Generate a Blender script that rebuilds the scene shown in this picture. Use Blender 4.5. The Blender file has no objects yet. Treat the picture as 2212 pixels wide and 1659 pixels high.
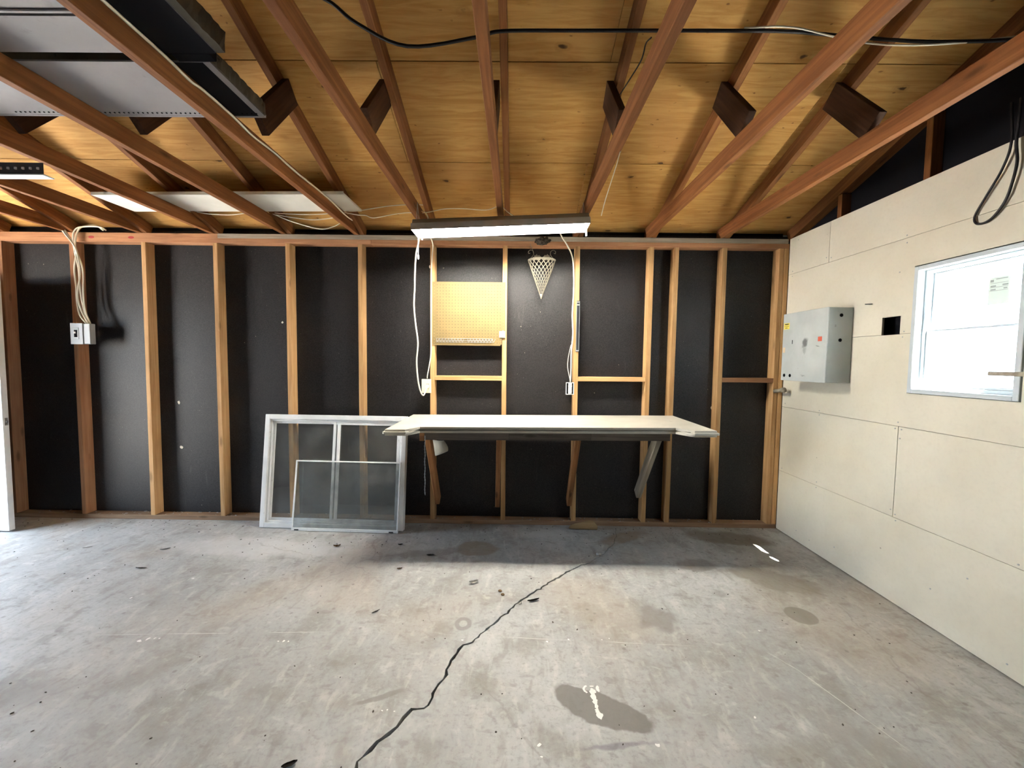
import bpy, bmesh, math, random
from mathutils import Vector, Matrix, noise
random.seed(7)
SC = bpy.context.scene
COL = SC.collection

# ------------------------------------------------------------------ camera, world, exposure
cam_data = bpy.data.cameras.new('camera')
cam = bpy.data.objects.new('camera', cam_data); COL.objects.link(cam)
cam_data.sensor_fit = 'HORIZONTAL'; cam_data.sensor_width = 36.0
cam_data.lens = 872.22 / 2212 * 36.0
cam_data.clip_start = 0.02; cam_data.clip_end = 200
YAW, PITCH, ROLL = -0.00714846, -0.05670434, 0.01198891
fw = Vector((math.sin(YAW)*math.cos(PITCH), math.cos(YAW)*math.cos(PITCH), math.sin(PITCH)))
rt = Vector((math.cos(YAW), -math.sin(YAW), 0)); up = rt.cross(fw)
rt, up = math.cos(ROLL)*rt + math.sin(ROLL)*up, -math.sin(ROLL)*rt + math.cos(ROLL)*up
cam.matrix_world = Matrix(((rt.x, up.x, -fw.x, 0), (rt.y, up.y, -fw.y, 0), (rt.z, up.z, -fw.z, 1.4178), (0, 0, 0, 1)))
SC.camera = cam

world = bpy.data.worlds.new('daylight_sky'); SC.world = world; world.use_nodes = True
wbg = world.node_tree.nodes['Background']
wbg.inputs[0].default_value = (0.70, 0.84, 1.0, 1); wbg.inputs[1].default_value = 22.0
SUN = bpy.data.lights.new('sun', 'SUN'); SUN.energy = 330.0; SUN.angle = math.radians(.53); SUN.color = (1.0, .95, .88)
sun = bpy.data.objects.new('sun', SUN); COL.objects.link(sun)
sun.rotation_euler = Vector((-.39, .85, -1.6)).to_track_quat('-Z', 'Y').to_euler(); sun.location = (6, -8, 15)
TUBE_STRENGTH = 200.0
TUBE_COLOUR = (1.0, 0.962, 0.885, 1)

def portal(name, loc, rot, sx, sy):
    d = bpy.data.lights.new(name, 'AREA'); d.shape = 'RECTANGLE'; d.size = sx; d.size_y = sy
    d.cycles.is_portal = True
    o = bpy.data.objects.new(name, d); COL.objects.link(o); o.location = loc; o.rotation_euler = rot
XL, XR, YB, YF = -4.88, 2.269, 3.4326, -3.43       # left wall, right wall face, back stud face, front wall
DOOR = (2.10, 3.14, 2.06)                            # doorway in the left wall: y0, y1, height
portal('portal_door', (XL-0.06, (DOOR[0]+DOOR[1])/2, DOOR[2]/2), (0, math.radians(-90), 0), DOOR[2], DOOR[1]-DOOR[0])
portal('portal_window', (XR+0.115, 2.086, 1.62), (0, math.radians(90), 0), 0.71, 0.52)

SC.cycles.sample_clamp_indirect = 80.0
SC.cycles.adaptive_threshold = 0.05
SC.cycles.max_bounces = 7; SC.cycles.diffuse_bounces = 4; SC.cycles.glossy_bounces = 3; SC.cycles.transparent_max_bounces = 10
SC.view_settings.view_transform = 'Standard'; SC.view_settings.look = 'None'
SC.view_settings.gamma = 1.0; SC.view_settings.use_curve_mapping = False
SC.view_settings.exposure = 0.2

# ------------------------------------------------------------------ object helpers
def tag(o, label=None, cat=None, group=None, kind=None):
    if label: o['label'] = label
    if cat: o['category'] = cat
    if group: o['group'] = group
    if kind: o['kind'] = kind
    return o
def empty(name, loc=(0, 0, 0), rot=(0, 0, 0)):
    o = bpy.data.objects.new(name, None); COL.objects.link(o); o.empty_display_size = .05
    o.location = loc; o.rotation_euler = rot
    return o
def basis(o):
    return Matrix.Translation(o.location) @ o.rotation_euler.to_matrix().to_4x4()
def add(name, data, mat=None, parent=None, local=False, smooth=False):
    """link data (bmesh or mesh) as one object; world coordinates unless local"""
    if isinstance(data, bmesh.types.BMesh):
        me = bpy.data.meshes.new(name); bmesh.ops.recalc_face_normals(data, faces=data.faces[:])
        data.to_mesh(me); data.free()
    else: me = data
    if mat and not me.materials: me.materials.append(mat)
    if smooth:
        for p in me.polygons: p.use_smooth = True
    o = bpy.data.objects.new(name, me); COL.objects.link(o)
    if parent:
        o.parent = parent
        if not local:
            m = Matrix.Identity(4); q = parent
            while q: m = basis(q) @ m if q.parent is None else basis(q) @ m; q = None
            o.matrix_parent_inverse = m.inverted()
    return o
def bm_box(bm, lo, hi, bevel=0.0):
    lo = Vector(lo); hi = Vector(hi)
    r = bmesh.ops.create_cube(bm, size=1.0, matrix=Matrix.Translation((lo+hi)/2) @ Matrix.Diagonal(((hi-lo).x, (hi-lo).y, (hi-lo).z, 1)))
    if bevel > 0:
        es = list({e for v in r['verts'] for e in v.link_edges})
        bmesh.ops.bevel(bm, geom=es, offset=bevel, segments=1, affect='EDGES', clamp_overlap=True)
def box(name, lo, hi, mat, parent=None, bevel=0.002, local=False):
    bm = bmesh.new(); bm_box(bm, lo, hi, bevel); return add(name, bm, mat, parent, local)
MESHES = {}
def beam(name, p0, p1, w, t, mat, parent=None, upv=(0, 0, 1), bevel=0.002, wob=0.0):
    """timber with its length along local X, w across (local Y), t along upv (local Z), between the centres of its ends"""
    p0 = Vector(p0); p1 = Vector(p1); L = (p1-p0).length
    key = (round(L, 3), w, t, bevel, mat.name, wob)
    if key not in MESHES:
        bm = bmesh.new(); bm_box(bm, (-L/2, -w/2, -t/2), (L/2, w/2, t/2), bevel)
        me = bpy.data.meshes.new(name); bmesh.ops.recalc_face_normals(bm, faces=bm.faces[:]); bm.to_mesh(me); bm.free()
        me.materials.append(mat); MESHES[key] = me
    x = (p1-p0).normalized(); u = Vector(upv); y = u.cross(x).normalized(); z = x.cross(y)
    o = add(name, MESHES[key], None, parent, local=True)
    o.matrix_basis = Matrix((( x.x, y.x, z.x, 0), (x.y, y.y, z.y, 0), (x.z, y.z, z.z, 0), (0, 0, 0, 1)))
    c = (p0+p1)/2
    if parent: c = basis(parent).inverted() @ c
    o.location = c
    return o
def spline(pts, n=6):
    P = [Vector(p) for p in pts]; P = [2*P[0]-P[1]] + P + [2*P[-1]-P[-2]]; out = []
    for i in range(1, len(P)-2):
        a, b, c, d = P[i-1:i+3]
        for k in range(n):
            t = k/n
            out.append(.5*((2*b)+(c-a)*t+(2*a-5*b+4*c-d)*t*t+(3*b-a-3*c+d)*t**3))
    out.append(P[-2]); return out
def bm_tube(bm, pts, r, seg=6, cap=True):
    rings = []; n = len(pts); prev = None
    for i, p in enumerate(pts):
        d = (pts[min(i+1, n-1)] - pts[max(i-1, 0)])
        if d.length < 1e-9: d = Vector((0, 0, 1))
        d.normalize()
        if prev is None:
            a = d.orthogonal().normalized()
        else:
            a = prev - d*prev.dot(d)
            a = a.normalized() if a.length > 1e-6 else d.orthogonal().normalized()
        prev = a; b = d.cross(a)
        rr = r[i] if isinstance(r, (list, tuple)) else r
        rings.append([bm.verts.new(p + rr*(math.cos(2*math.pi*k/seg)*a + math.sin(2*math.pi*k/seg)*b)) for k in range(seg)])
    for A, B in zip(rings, rings[1:]):
        for k in range(seg): bm.faces.new((A[k], A[(k+1) % seg], B[(k+1) % seg], B[k]))
    if cap: bm.faces.new(rings[0][::-1]); bm.faces.new(rings[-1])
def tube(name, pts, r, mat, parent=None, n=6, seg=6, local=False, curve=True):
    bm = bmesh.new(); bm_tube(bm, spline(pts, n) if curve else [Vector(p) for p in pts], r, seg)
    return add(name, bm, mat, parent, local, smooth=True)
def bm_prism(bm, poly, axis, a, b):
    """poly: 2-D outline; extruded along axis from a to b. axis 0: poly=(y,z) 1: (x,z) 2: (x,y)"""
    def mk(u, v, w): return {0: (w, u, v), 1: (u, w, v), 2: (u, v, w)}[axis]
    A = [bm.verts.new(mk(u, v, a)) for u, v in poly]; B = [bm.verts.new(mk(u, v, b)) for u, v in poly]
    n = len(poly)
    bm.faces.new(A); bm.faces.new(B[::-1])
    for i in range(n): bm.faces.new((A[i], B[i], B[(i+1) % n], A[(i+1) % n]))
def prism(name, poly, axis, a, b, mat, parent=None, local=False, bevel=0.0):
    bm = bmesh.new(); bm_prism(bm, poly, axis, a, b)
    if bevel: bmesh.ops.bevel(bm, geom=bm.edges[:], offset=bevel, segments=2, affect='EDGES', clamp_overlap=True)
    bmesh.ops.triangulate(bm, faces=[f for f in bm.faces if len(f.verts) > 4])
    return add(name, bm, mat, parent, local)
def bm_sheet(bm, axis, a, b, u0, u1, v0, v1, holes=()):
    """board between a and b along axis with rectangular cut-outs (u0,u1,v0,v1)"""
    us = sorted({u0, u1, *[h[0] for h in holes], *[h[1] for h in holes]}); us = [u for u in us if u0 <= u <= u1]
    vs = sorted({v0, v1, *[h[2] for h in holes], *[h[3] for h in holes]}); vs = [v for v in vs if v0 <= v <= v1]
    V = {}
    def mk(i, j, w):
        k = (i, j, w)
        if k not in V: V[k] = bm.verts.new({0: (w, us[i], vs[j]), 1: (us[i], w, vs[j]), 2: (us[i], vs[j], w)}[axis])
        return V[k]
    def solid(i, j):
        if not (0 <= i < len(us)-1 and 0 <= j < len(vs)-1): return False
        cu = (us[i]+us[i+1])/2; cv = (vs[j]+vs[j+1])/2
        return not any(h[0] < cu < h[1] and h[2] < cv < h[3] for h in holes)
    for i in range(len(us)-1):
        for j in range(len(vs)-1):
            if not solid(i, j): continue
            for w in (a, b): bm.faces.new((mk(i, j, w), mk(i+1, j, w), mk(i+1, j+1, w), mk(i, j+1, w)))
            for (di, dj, p, q) in ((-1, 0, (i, j), (i, j+1)), (1, 0, (i+1, j), (i+1, j+1)), (0, -1, (i, j), (i+1, j)), (0, 1, (i, j+1), (i+1, j+1))):
                if not solid(i+di, j+dj): bm.faces.new((mk(*p, a), mk(*q, a), mk(*q, b), mk(*p, b)))
def sheet(name, axis, a, b, u0, u1, v0, v1, mat, parent=None, holes=(), local=False):
    bm = bmesh.new(); bm_sheet(bm, axis, a, b, u0, u1, v0, v1, holes); return add(name, bm, mat, parent, local)

# ------------------------------------------------------------------ materials
class NT:
    def __init__(s, name, rough=.7, spec=.3):
        s.m = bpy.data.materials.new(name); s.m.use_nodes = True; s.t = s.m.node_tree
        s.b = s.t.nodes['Principled BSDF']; s.b.inputs['Roughness'].default_value = rough
        s.b.inputs['Specular IOR Level'].default_value = spec
    def n(s, kind, **kw):
        o = s.t.nodes.new(kind)
        for k, v in kw.items():
            if k in o.inputs.keys() if isinstance(k, str) else False: o.inputs[k].default_value = v
            else: setattr(o, k, v)
        return o
    def l(s, a, b): s.t.links.new(a, b)
    def coord(s, kind='Object'): return s.n('ShaderNodeTexCoord').outputs[kind]
    def mapping(s, v, scale=(1, 1, 1), loc=(0, 0, 0), rot=(0, 0, 0), vt='POINT'):
        m = s.n('ShaderNodeMapping'); m.vector_type = vt
        m.inputs['Scale'].default_value = scale; m.inputs['Location'].default_value = loc; m.inputs['Rotation'].default_value = rot
        s.l(v, m.inputs['Vector']); return m.outputs[0]
    def noise(s, v, scale, detail=4, rough=.55, dist=0.0):
        n = s.n('ShaderNodeTexNoise'); n.inputs['Scale'].default_value = scale; n.inputs['Detail'].default_value = detail
        n.inputs['Roughness'].default_value = rough; n.inputs['Distortion'].default_value = dist
        s.l(v, n.inputs['Vector']); return n.outputs['Fac']
    def vor(s, v, scale, feature='F1', rnd=1.0):
        n = s.n('ShaderNodeTexVoronoi'); n.feature = feature; n.inputs['Scale'].default_value = scale
        n.inputs['Randomness'].default_value = rnd; s.l(v, n.inputs['Vector']); return n.outputs['Distance']
    def rng(s, v, a, b, c=0., d=1., smooth=True):
        n = s.n('ShaderNodeMapRange'); n.interpolation_type = 'SMOOTHSTEP' if smooth else 'LINEAR'
        s.l(v, n.inputs['Value'])
        for k, x in zip(('From Min', 'From Max', 'To Min', 'To Max'), (a, b, c, d)): n.inputs[k].default_value = x
        return n.outputs['Result']
    def math(s, op, a, b=None, clamp=False):
        n = s.n('ShaderNodeMath'); n.operation = op; n.use_clamp = clamp
        for i, x in enumerate((a, b)):
            if x is None: continue
            if isinstance(x, (int, float)): n.inputs[i].default_value = x
            else: s.l(x, n.inputs[i])
        return n.outputs[0]
    def mix(s, fac, a, b, blend='MIX'):
        n = s.n('ShaderNodeMix'); n.data_type = 'RGBA'; n.blend_type = blend
        for i, x in zip((0, 6, 7), (fac, a, b)):
            if isinstance(x, (int, float)): n.inputs[i].default_value = x
            elif isinstance(x, tuple): n.inputs[i].default_value = (*x[:3], 1)
            else: s.l(x, n.inputs[i])
        return n.outputs[2]
    def vadd(s, a, b):
        n = s.n('ShaderNodeVectorMath'); n.operation = 'ADD'
        for i, x in enumerate((a, b)):
            if isinstance(x, tuple): n.inputs[i].default_value = x
            else: s.l(x, n.inputs[i])
        return n.outputs[0]
    def vscale(s, a, f):
        n = s.n('ShaderNodeVectorMath'); n.operation = 'SCALE'; s.l(a, n.inputs[0])
        if isinstance(f, (int, float)): n.inputs['Scale'].default_value = f
        else: s.l(f, n.inputs['Scale'])
        return n.outputs[0]
    def length(s, a):
        n = s.n('ShaderNodeVectorMath'); n.operation = 'LENGTH'; s.l(a, n.inputs[0]); return n.outputs['Value']
    def rand(s): return s.n('ShaderNodeObjectInfo').outputs['Random']
    def out(s, c, bump=None, bstr=.2, bdist=.01, rough=None):
        if isinstance(c, tuple): s.b.inputs['Base Color'].default_value = (*c[:3], 1)
        else: s.l(c, s.b.inputs['Base Color'])
        if bump is not None:
            n = s.n('ShaderNodeBump'); n.inputs['Strength'].default_value = bstr; n.inputs['Distance'].default_value = bdist
            s.l(bump, n.inputs['Height']); s.l(n.outputs[0], s.b.inputs['Normal'])
        if rough is not None: s.l(rough, s.b.inputs['Roughness'])
        return s.m
def plain(name, c, rough=.6, spec=.3, metal=0.0, var=0.0, scale=20):
    m = NT(name, rough, spec); m.b.inputs['Metallic'].default_value = metal
    if var:
        f = m.noise(m.coord(), scale, 5)
        col = m.mix(m.rng(f, .3, .7), tuple(x*(1-var) for x in c), tuple(min(1, x*(1+var)) for x in c))
        return m.out(col, f, .08, .004)
    return m.out(c)
def wood(name, light, dark, knots=.5, rough=.75, tint=.25, stain=None):
    m = NT(name, rough, .2); r = m.rand()
    off = m.n('ShaderNodeCombineXYZ'); m.l(m.math('MULTIPLY', r, 37.), off.inputs[0]); m.l(m.math('MULTIPLY', r, 11.), off.inputs[1]); m.l(m.math('MULTIPLY', r, 5.), off.inputs[2])
    v = m.vadd(m.coord(), off.outputs[0])
    kd = m.vor(m.mapping(v, (2.6, 9, 9)), 1.0)
    k = m.rng(kd, .04, .16, 1., 0.)
    wv = m.vadd(m.mapping(v, (1.2, 26, 26)), m.vscale(m.mapping(v, (0, 1, 1)), m.math('MULTIPLY', k, 18.)))
    g = m.noise(wv, 1.6, 3, .6, .7); g2 = m.noise(m.mapping(v, (6, 160, 160)), 1., 1)
    c = m.mix(m.rng(g, .32, .68), dark, light)
    c = m.mix(m.math('MULTIPLY', m.rng(g2, .45, .75), .25), c, dark)
    blot = m.noise(m.mapping(v, (1.3, 3, 3)), 1.5, 1)
    c = m.mix(m.math('MULTIPLY', m.rng(blot, .5, .75), .35), c, tuple(x*.55 for x in dark))
    c = m.mix(m.math('MULTIPLY', k, knots), c, tuple(x*.22 for x in dark))
    br = m.rng(r, 0, 1, 1-tint, 1+tint*.6, False)
    hsv = m.n('ShaderNodeHueSaturation'); m.l(c, hsv.inputs['Color']); m.l(br, hsv.inputs['Value'])
    return m.out(hsv.outputs[0], m.math('ADD', g, m.math('MULTIPLY', g2, .4)), .25, .004)
M = {}
M['stud'] = wood('stud_wood', (.60, .37, .175), (.45, .25, .105))
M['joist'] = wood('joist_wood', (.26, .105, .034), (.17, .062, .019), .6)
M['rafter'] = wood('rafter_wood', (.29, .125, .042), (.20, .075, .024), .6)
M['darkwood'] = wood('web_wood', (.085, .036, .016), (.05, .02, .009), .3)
M['greywood'] = wood('weathered_wood', (.40, .35, .28), (.27, .23, .18), .4)
M['platewood'] = wood('plate_wood', (.47, .25, .13), (.36, .17, .085), .6)
M['sillwood'] = wood('sill_wood', (.38, .25, .155), (.27, .165, .10), .5)
M['grimy'] = wood('grimy_wood', (.17, .145, .125), (.10, .085, .075), .5)
M['bracewood'] = wood('brace_wood', (.40, .19, .075), (.26, .115, .045), .7)
M['chipwood'] = wood('scrap_wood', (.42, .30, .16), (.30, .20, .10), .3)

def ply_mat():
    m = NT('roof_plywood', .75, .2); r = m.rand(); v = m.coord()
    off = m.n('ShaderNodeCombineXYZ'); m.l(m.math('MULTIPLY', r, 13.), off.inputs[0]); m.l(m.math('MULTIPLY', r, 29.), off.inputs[1])
    v = m.vadd(v, off.outputs[0])
    warp = m.vadd(v, m.vscale(m.n('ShaderNodeTexNoise').outputs['Color'], 0.0))
    g = m.noise(m.mapping(v, (1.4, 14, 14)), 2.0, 6, .6, 1.2)
    b = m.noise(v, 1.3, 3)
    c = m.mix(m.rng(g, .3, .7), (.42, .215, .056), (.565, .325, .10))
    c = m.mix(m.math('MULTIPLY', m.rng(b, .48, .7), .45), c, (.36, .18, .06))
    dv = m.mapping(v, (1, 2.0, 2.0))
    wob = m.n('ShaderNodeTexNoise'); wob.inputs['Scale'].default_value = 25; m.l(v, wob.inputs['Vector'])
    dv2 = m.vadd(dv, m.vscale(wob.outputs['Color'], .05))
    kd = m.vor(dv2, 2.9); kn = m.rng(kd, .035, .085, 1., 0.)
    ring = m.math('MULTIPLY', m.rng(kd, .05, .10), m.rng(kd, .10, .16, 1., 0.))
    c = m.mix(m.math('MULTIPLY', ring, .35), c, (.30, .14, .04))
    c = m.mix(m.math('MULTIPLY', kn, .9), c, (.045, .02, .01))
    sp = m.rng(m.vor(dv2, 11.), .04, .14, 1., 0.)
    gate = m.rng(m.noise(v, 6., 2), .46, .56)
    c = m.mix(m.math('MULTIPLY', m.math('MULTIPLY', sp, gate), .75), c, (.14, .055, .02))
    return m.out(c, g, .15, .003)
M['ply'] = ply_mat()

def black_mat():
    m = NT('black_sheathing', .45, .27); v = m.coord('Object')
    g = m.noise(v, 160, 3, .7); b = m.noise(v, 2.2, 5); w = m.noise(m.mapping(v, (9, 9, 1.6)), 2., 5, .6, .8)
    c = m.mix(m.rng(g, .3, .75), (.010, .009, .0095), (.034, .030, .031))
    c = m.mix(m.math('MULTIPLY', m.rng(b, .5, .75), .45), c, (.028, .024, .0245))
    c = m.mix(m.math('MULTIPLY', m.rng(w, .62, .80), .30), c, (.10, .09, .085))
    wob = m.n('ShaderNodeTexNoise'); wob.inputs['Scale'].default_value = 40; m.l(v, wob.inputs['Vector'])
    d = m.vor(m.vadd(v, m.vscale(wob.outputs['Color'], .03)), 7.5); s1 = m.rng(d, .022, .05, 1., 0.)
    gate = m.rng(m.noise(v, 3., 2), .50, .56)
    c = m.mix(m.math('MULTIPLY', m.math('MULTIPLY', s1, gate), .8), c, (.36, .31, .25))
    d2 = m.vor(m.vadd(v, (3.3, 1.1, 2.7)), 36.); s2 = m.math('MULTIPLY', m.rng(d2, .03, .08, 1., 0.), m.rng(m.noise(v, 5., 2), .55, .62))
    c = m.mix(m.math('MULTIPLY', s2, .6), c, (.45, .42, .38))
    return m.out(c, g, .3, .003)
M['black'] = black_mat()
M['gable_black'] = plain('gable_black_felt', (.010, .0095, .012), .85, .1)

def drywall_mat():
    m = NT('painted_drywall', .8, .2); v = m.coord(); r = m.rand()
    b = m.noise(v, 1.6, 4); g = m.noise(v, 55, 3)
    c = m.mix(m.rng(b, .3, .7), (.60, .565, .46), (.67, .64, .54))
    c = m.mix(m.math('MULTIPLY', m.rng(g, .45, .75), .10), c, (.44, .40, .32))
    sc = m.noise(m.mapping(v, (8, 4, 22)), 1.7, 4, .6, .6)
    c = m.mix(m.math('MULTIPLY', m.rng(sc, .72, .80), .4), c, (.42, .37, .30))
    d = m.vor(v, 5.); c = m.mix(m.math('MULTIPLY', m.math('MULTIPLY', m.rng(d, .015, .035, 1., 0.), m.rng(m.noise(v, 2.5, 2), .52, .6)), .7), c, (.22, .19, .15))
    return m.out(c, g, .05, .002)
M['drywall'] = drywall_mat()

def concrete_mat():
    m = NT('concrete', .62, .35); v = m.coord()
    big = m.noise(v, .9, 2); mid = m.noise(v, 4.0, 3, .6); streak = m.noise(m.mapping(v, (7, 2.5, 1), rot=(0, 0, .9)), 2.2, 3, .6, .5)
    fine = m.noise(v, 48, 4, .75)
    c = m.mix(m.rng(big, .32, .68), (.33, .325, .312), (.43, .43, .425))
    c = m.mix(m.math('MULTIPLY', m.rng(mid, .50, .66), .55), c, (.245, .23, .20))
    spot = m.noise(m.mapping(v, (1, 1.6, 1), rot=(0, 0, .5)), 11., 3, .6, .4)
    c = m.mix(m.math('MULTIPLY', m.rng(spot, .56, .68), .50), c, (.215, .20, .18))
    c = m.mix(m.math('MULTIPLY', m.rng(spot, .42, .30), .35), c, (.58, .57, .55))
    c = m.mix(m.math('MULTIPLY', m.rng(streak, .54, .70), .55), c, (.25, .235, .21))
    c = m.mix(m.math('MULTIPLY', m.rng(streak, .46, .30), .42), c, (.56, .54, .51))
    c = m.mix(m.math('MULTIPLY', m.rng(fine, .5, .66), .48), c, (.24, .23, .21))
    c = m.mix(m.math('MULTIPLY', m.rng(fine, .48, .28), .18), c, (.58, .57, .54))
    warm = m.noise(m.vadd(v, (4.2, 9.1, 0)), 1.1, 1); c = m.mix(m.math('MULTIPLY', m.rng(warm, .5, .72), .30), c, (.38, .29, .20))
    wob = m.n('ShaderNodeTexNoise'); wob.inputs['Scale'].default_value = 9; wob.inputs['Detail'].default_value = 3; m.l(v, wob.inputs['Vector'])
    cen = m.vadd(wob.outputs['Color'], (-.5, -.5, -.5))
    def stain(c, x, y, rx, ry, rot, col, amt, soft=.25, jag=.06, ring=False):
        q = m.vadd(v, m.vscale(cen, jag))
        q = m.mapping(q, (rx, ry, 1e3), (x, y, 0), (0, 0, rot), 'TEXTURE')
        d = m.length(q); f = m.rng(d, 1-soft, 1., 1., 0.)
        if ring: f = m.math('MULTIPLY', f, m.rng(d, .35, .5))
        return m.mix(m.math('MULTIPLY', f, amt), c, col)
    DK = (.155, .142, .125); BR = (.24, .19, .13)
    c = stain(c, .365, 1.585, .215, .085, -.42, DK, .85, .12, .09)
    c = stain(c, -.27, 2.975, .175, .135, 0, BR, .65, .2)
    c = stain(c, -.264, 2.10, .052, .062, 0, (.2, .19, .17), .7, .2, .015, True)
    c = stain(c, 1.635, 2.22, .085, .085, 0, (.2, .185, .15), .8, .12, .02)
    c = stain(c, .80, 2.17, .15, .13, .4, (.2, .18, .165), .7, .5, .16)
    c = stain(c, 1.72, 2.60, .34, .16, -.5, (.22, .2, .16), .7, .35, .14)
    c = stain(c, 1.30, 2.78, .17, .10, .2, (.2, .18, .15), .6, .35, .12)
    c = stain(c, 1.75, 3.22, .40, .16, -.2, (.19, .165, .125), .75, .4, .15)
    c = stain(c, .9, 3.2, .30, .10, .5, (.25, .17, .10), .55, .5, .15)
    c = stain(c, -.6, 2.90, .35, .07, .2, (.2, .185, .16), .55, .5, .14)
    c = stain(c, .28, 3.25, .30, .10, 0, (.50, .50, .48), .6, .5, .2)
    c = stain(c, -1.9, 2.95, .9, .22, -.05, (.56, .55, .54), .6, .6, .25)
    c = stain(c, -.34, 2.65, .24, .05, .9, (.2, .19, .17), .35, .5, .14)
    c = stain(c, .40, 1.42, .20, .014, .12, (.15, .14, .16), .6, .7, .05)
    c = stain(c, -.55, 1.62, .12, .018, .35, (.2, .19, .17), .7, .4, .05)
    c = stain(c, -2.2, 1.55, .5, .12, .3, (.24, .22, .2), .5, .6, .2)
    c = stain(c, 1.3, 1.5, .45, .10, -.8, (.27, .25, .23), .45, .6, .2)
    chalkgate = m.rng(mid, .42, .6)
    for (x, y, rx, ry, rot) in ((-1.55, 1.99, .75, .0028, .045), (.3, 1.985, .75, .0025, -.045), (1.40, 1.62, .30, .003, -1.22), (1.30, 1.86, .09, .003, -1.0)):
        q = m.mapping(m.vadd(v, m.vscale(cen, .008)), (rx, ry, 1e3), (x, y, 0), (0, 0, rot), 'TEXTURE')
        f = m.rng(m.length(q), .6, 1., 1., 0.)
        c = m.mix(m.math('MULTIPLY', m.math('MULTIPLY', f, chalkgate), .75), c, (.66, .65, .62))
    cr = m.n('ShaderNodeTexVoronoi'); cr.feature = 'DISTANCE_TO_EDGE'; cr.inputs['Scale'].default_value = .55
    m.l(m.vadd(v, m.vscale(wob.outputs['Color'], .12)), cr.inputs['Vector'])
    hair = m.math('MULTIPLY', m.rng(cr.outputs['Distance'], .0012, .004, 1., 0.), m.rng(big, .45, .55))
    c = m.mix(m.math('MULTIPLY', hair, .3), c, (.17, .15, .13))
    d = m.vor(m.vadd(v, (0, 0, .3)), 9.); c = m.mix(m.math('MULTIPLY', m.math('MULTIPLY', m.rng(d, .04, .12, 1., 0.), m.rng(warm, .40, .50)), .7), c, (.19, .175, .155))
    rgh = m.rng(mid, .3, .7, .50, .72)
    return m.out(c, fine, .14, .004, rgh)
M['concrete'] = concrete_mat()

def glass_mat(name, haze, hazecol=(.5, .5, .48)):
    m = NT(name); t = m.t; t.nodes.remove(m.b); o = t.nodes['Material Output']
    tr = m.n('ShaderNodeBsdfTransparent'); tr.inputs[0].default_value = (.96, .975, .97, 1)
    gl = m.n('ShaderNodeBsdfGlossy'); gl.inputs['Roughness'].default_value = .03
    df = m.n('ShaderNodeBsdfDiffuse'); df.inputs[0].default_value = (*hazecol, 1)
    fr = m.n('ShaderNodeFresnel'); m.l(m.rng(m.n('ShaderNodeNewGeometry').outputs['Backfacing'], 0, 1, 1.45, 1/1.45, False), fr.inputs[0])
    m1 = m.n('ShaderNodeMixShader'); m2 = m.n('ShaderNodeMixShader')
    f = m.noise(m.coord(), 6., 5); m.l(m.rng(f, .25, .8, haze*.5, haze*1.5), m1.inputs[0])
    m.l(tr.outputs[0], m1.inputs[1]); m.l(df.outputs[0], m1.inputs[2])
    m.l(fr.outputs[0], m2.inputs[0]); m.l(m1.outputs[0], m2.inputs[1]); m.l(gl.outputs[0], m2.inputs[2])
    m.l(m2.outputs[0], o.inputs[0]); return m.m
M['glass'] = glass_mat('dusty_glass', .10)
M['glass_dusty'] = glass_mat('grey_insect_screen', .22, (.30, .31, .31))
M['glass_clear'] = glass_mat('clear_glass', .02)

def worn(name, base, chip, amt=.5, rough=.5, scale=30):
    m = NT(name, rough, .4); v = m.coord(); a = m.noise(v, scale, 5, .65); b = m.noise(v, 4, 4)
    c = m.mix(m.rng(b, .3, .7), tuple(x*.86 for x in base), base)
    c = m.mix(m.math('MULTIPLY', m.rng(a, .62, .72), amt), c, chip)
    return m.out(c, a, .08, .002)
M['white_alu'] = worn('painted_aluminium', (.80, .82, .83), (.30, .30, .28), .5, .45)
M['bench_white'] = worn('white_painted_top', (.48, .455, .39), (.33, .28, .21), .5, .5, 14)
M['white_board'] = worn('white_melamine', (.80, .79, .72), (.7, .68, .6), .3, .5)
M['vinyl'] = plain('white_vinyl', (.50, .56, .60), .45, .4)
M['door_white'] = plain('white_door_paint', (.80, .82, .84), .45, .4, var=.03)
M['steel_grey'] = worn('grey_enamel', (.40, .43, .42), (.22, .23, .22), .35, .45, 45)
M['galv'] = worn('galvanised_steel', (.36, .38, .39), (.22, .23, .24), .4, .4, 60)
M['dust_metal'] = worn('dusty_housing', (.34, .31, .27), (.20, .18, .15), .6, .8, 40)
M['reflector'] = plain('white_reflector', (.86, .85, .80), .4, .4)
M['white_plastic'] = plain('white_plastic', (.80, .79, .74), .4, .4)
M['cream_plastic'] = plain('cream_plastic', (.72, .66, .47), .45, .4)
M['cable_white'] = plain('white_cable', (.74, .71, .60), .5, .35)
M['cable_black'] = plain('black_cable', (.014, .012, .014), .5, .35)
M['dark'] = plain('dark_void', (.006, .006, .007), .9, .05)
M['blacksteel'] = plain('black_steel', (.02, .022, .026), .35, .5)
M['chrome'] = plain('bare_steel', (.6, .6, .6), .3, .5, .9)
M['panelgrey'] = worn('grey_painted_panel', (.30, .285, .30), (.19, .18, .18), .5, .6, 10)
M['roughedge'] = worn('rough_sawn_edge', (.085, .072, .05), (.02, .017, .013), .9, .85, 35)
M['peg'] = plain('pegboard_tan', (.185, .130, .054), .6, .3, var=.06, scale=8)
M['lattice'] = worn('aged_cream_metal', (.24, .21, .155), (.12, .10, .07), .6, .6, 70)
M['paper'] = plain('cream_paper', (.70, .66, .55), .8, .2)
M['label_yellow'] = plain('yellow_label', (.80, .66, .10), .5)
M['label_red'] = plain('red_label', (.62, .12, .07), .5)
M['label_peach'] = plain('peach_label', (.72, .58, .38), .6)
M['label_pale'] = plain('pale_sticker', (.55, .62, .58), .6)
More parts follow.
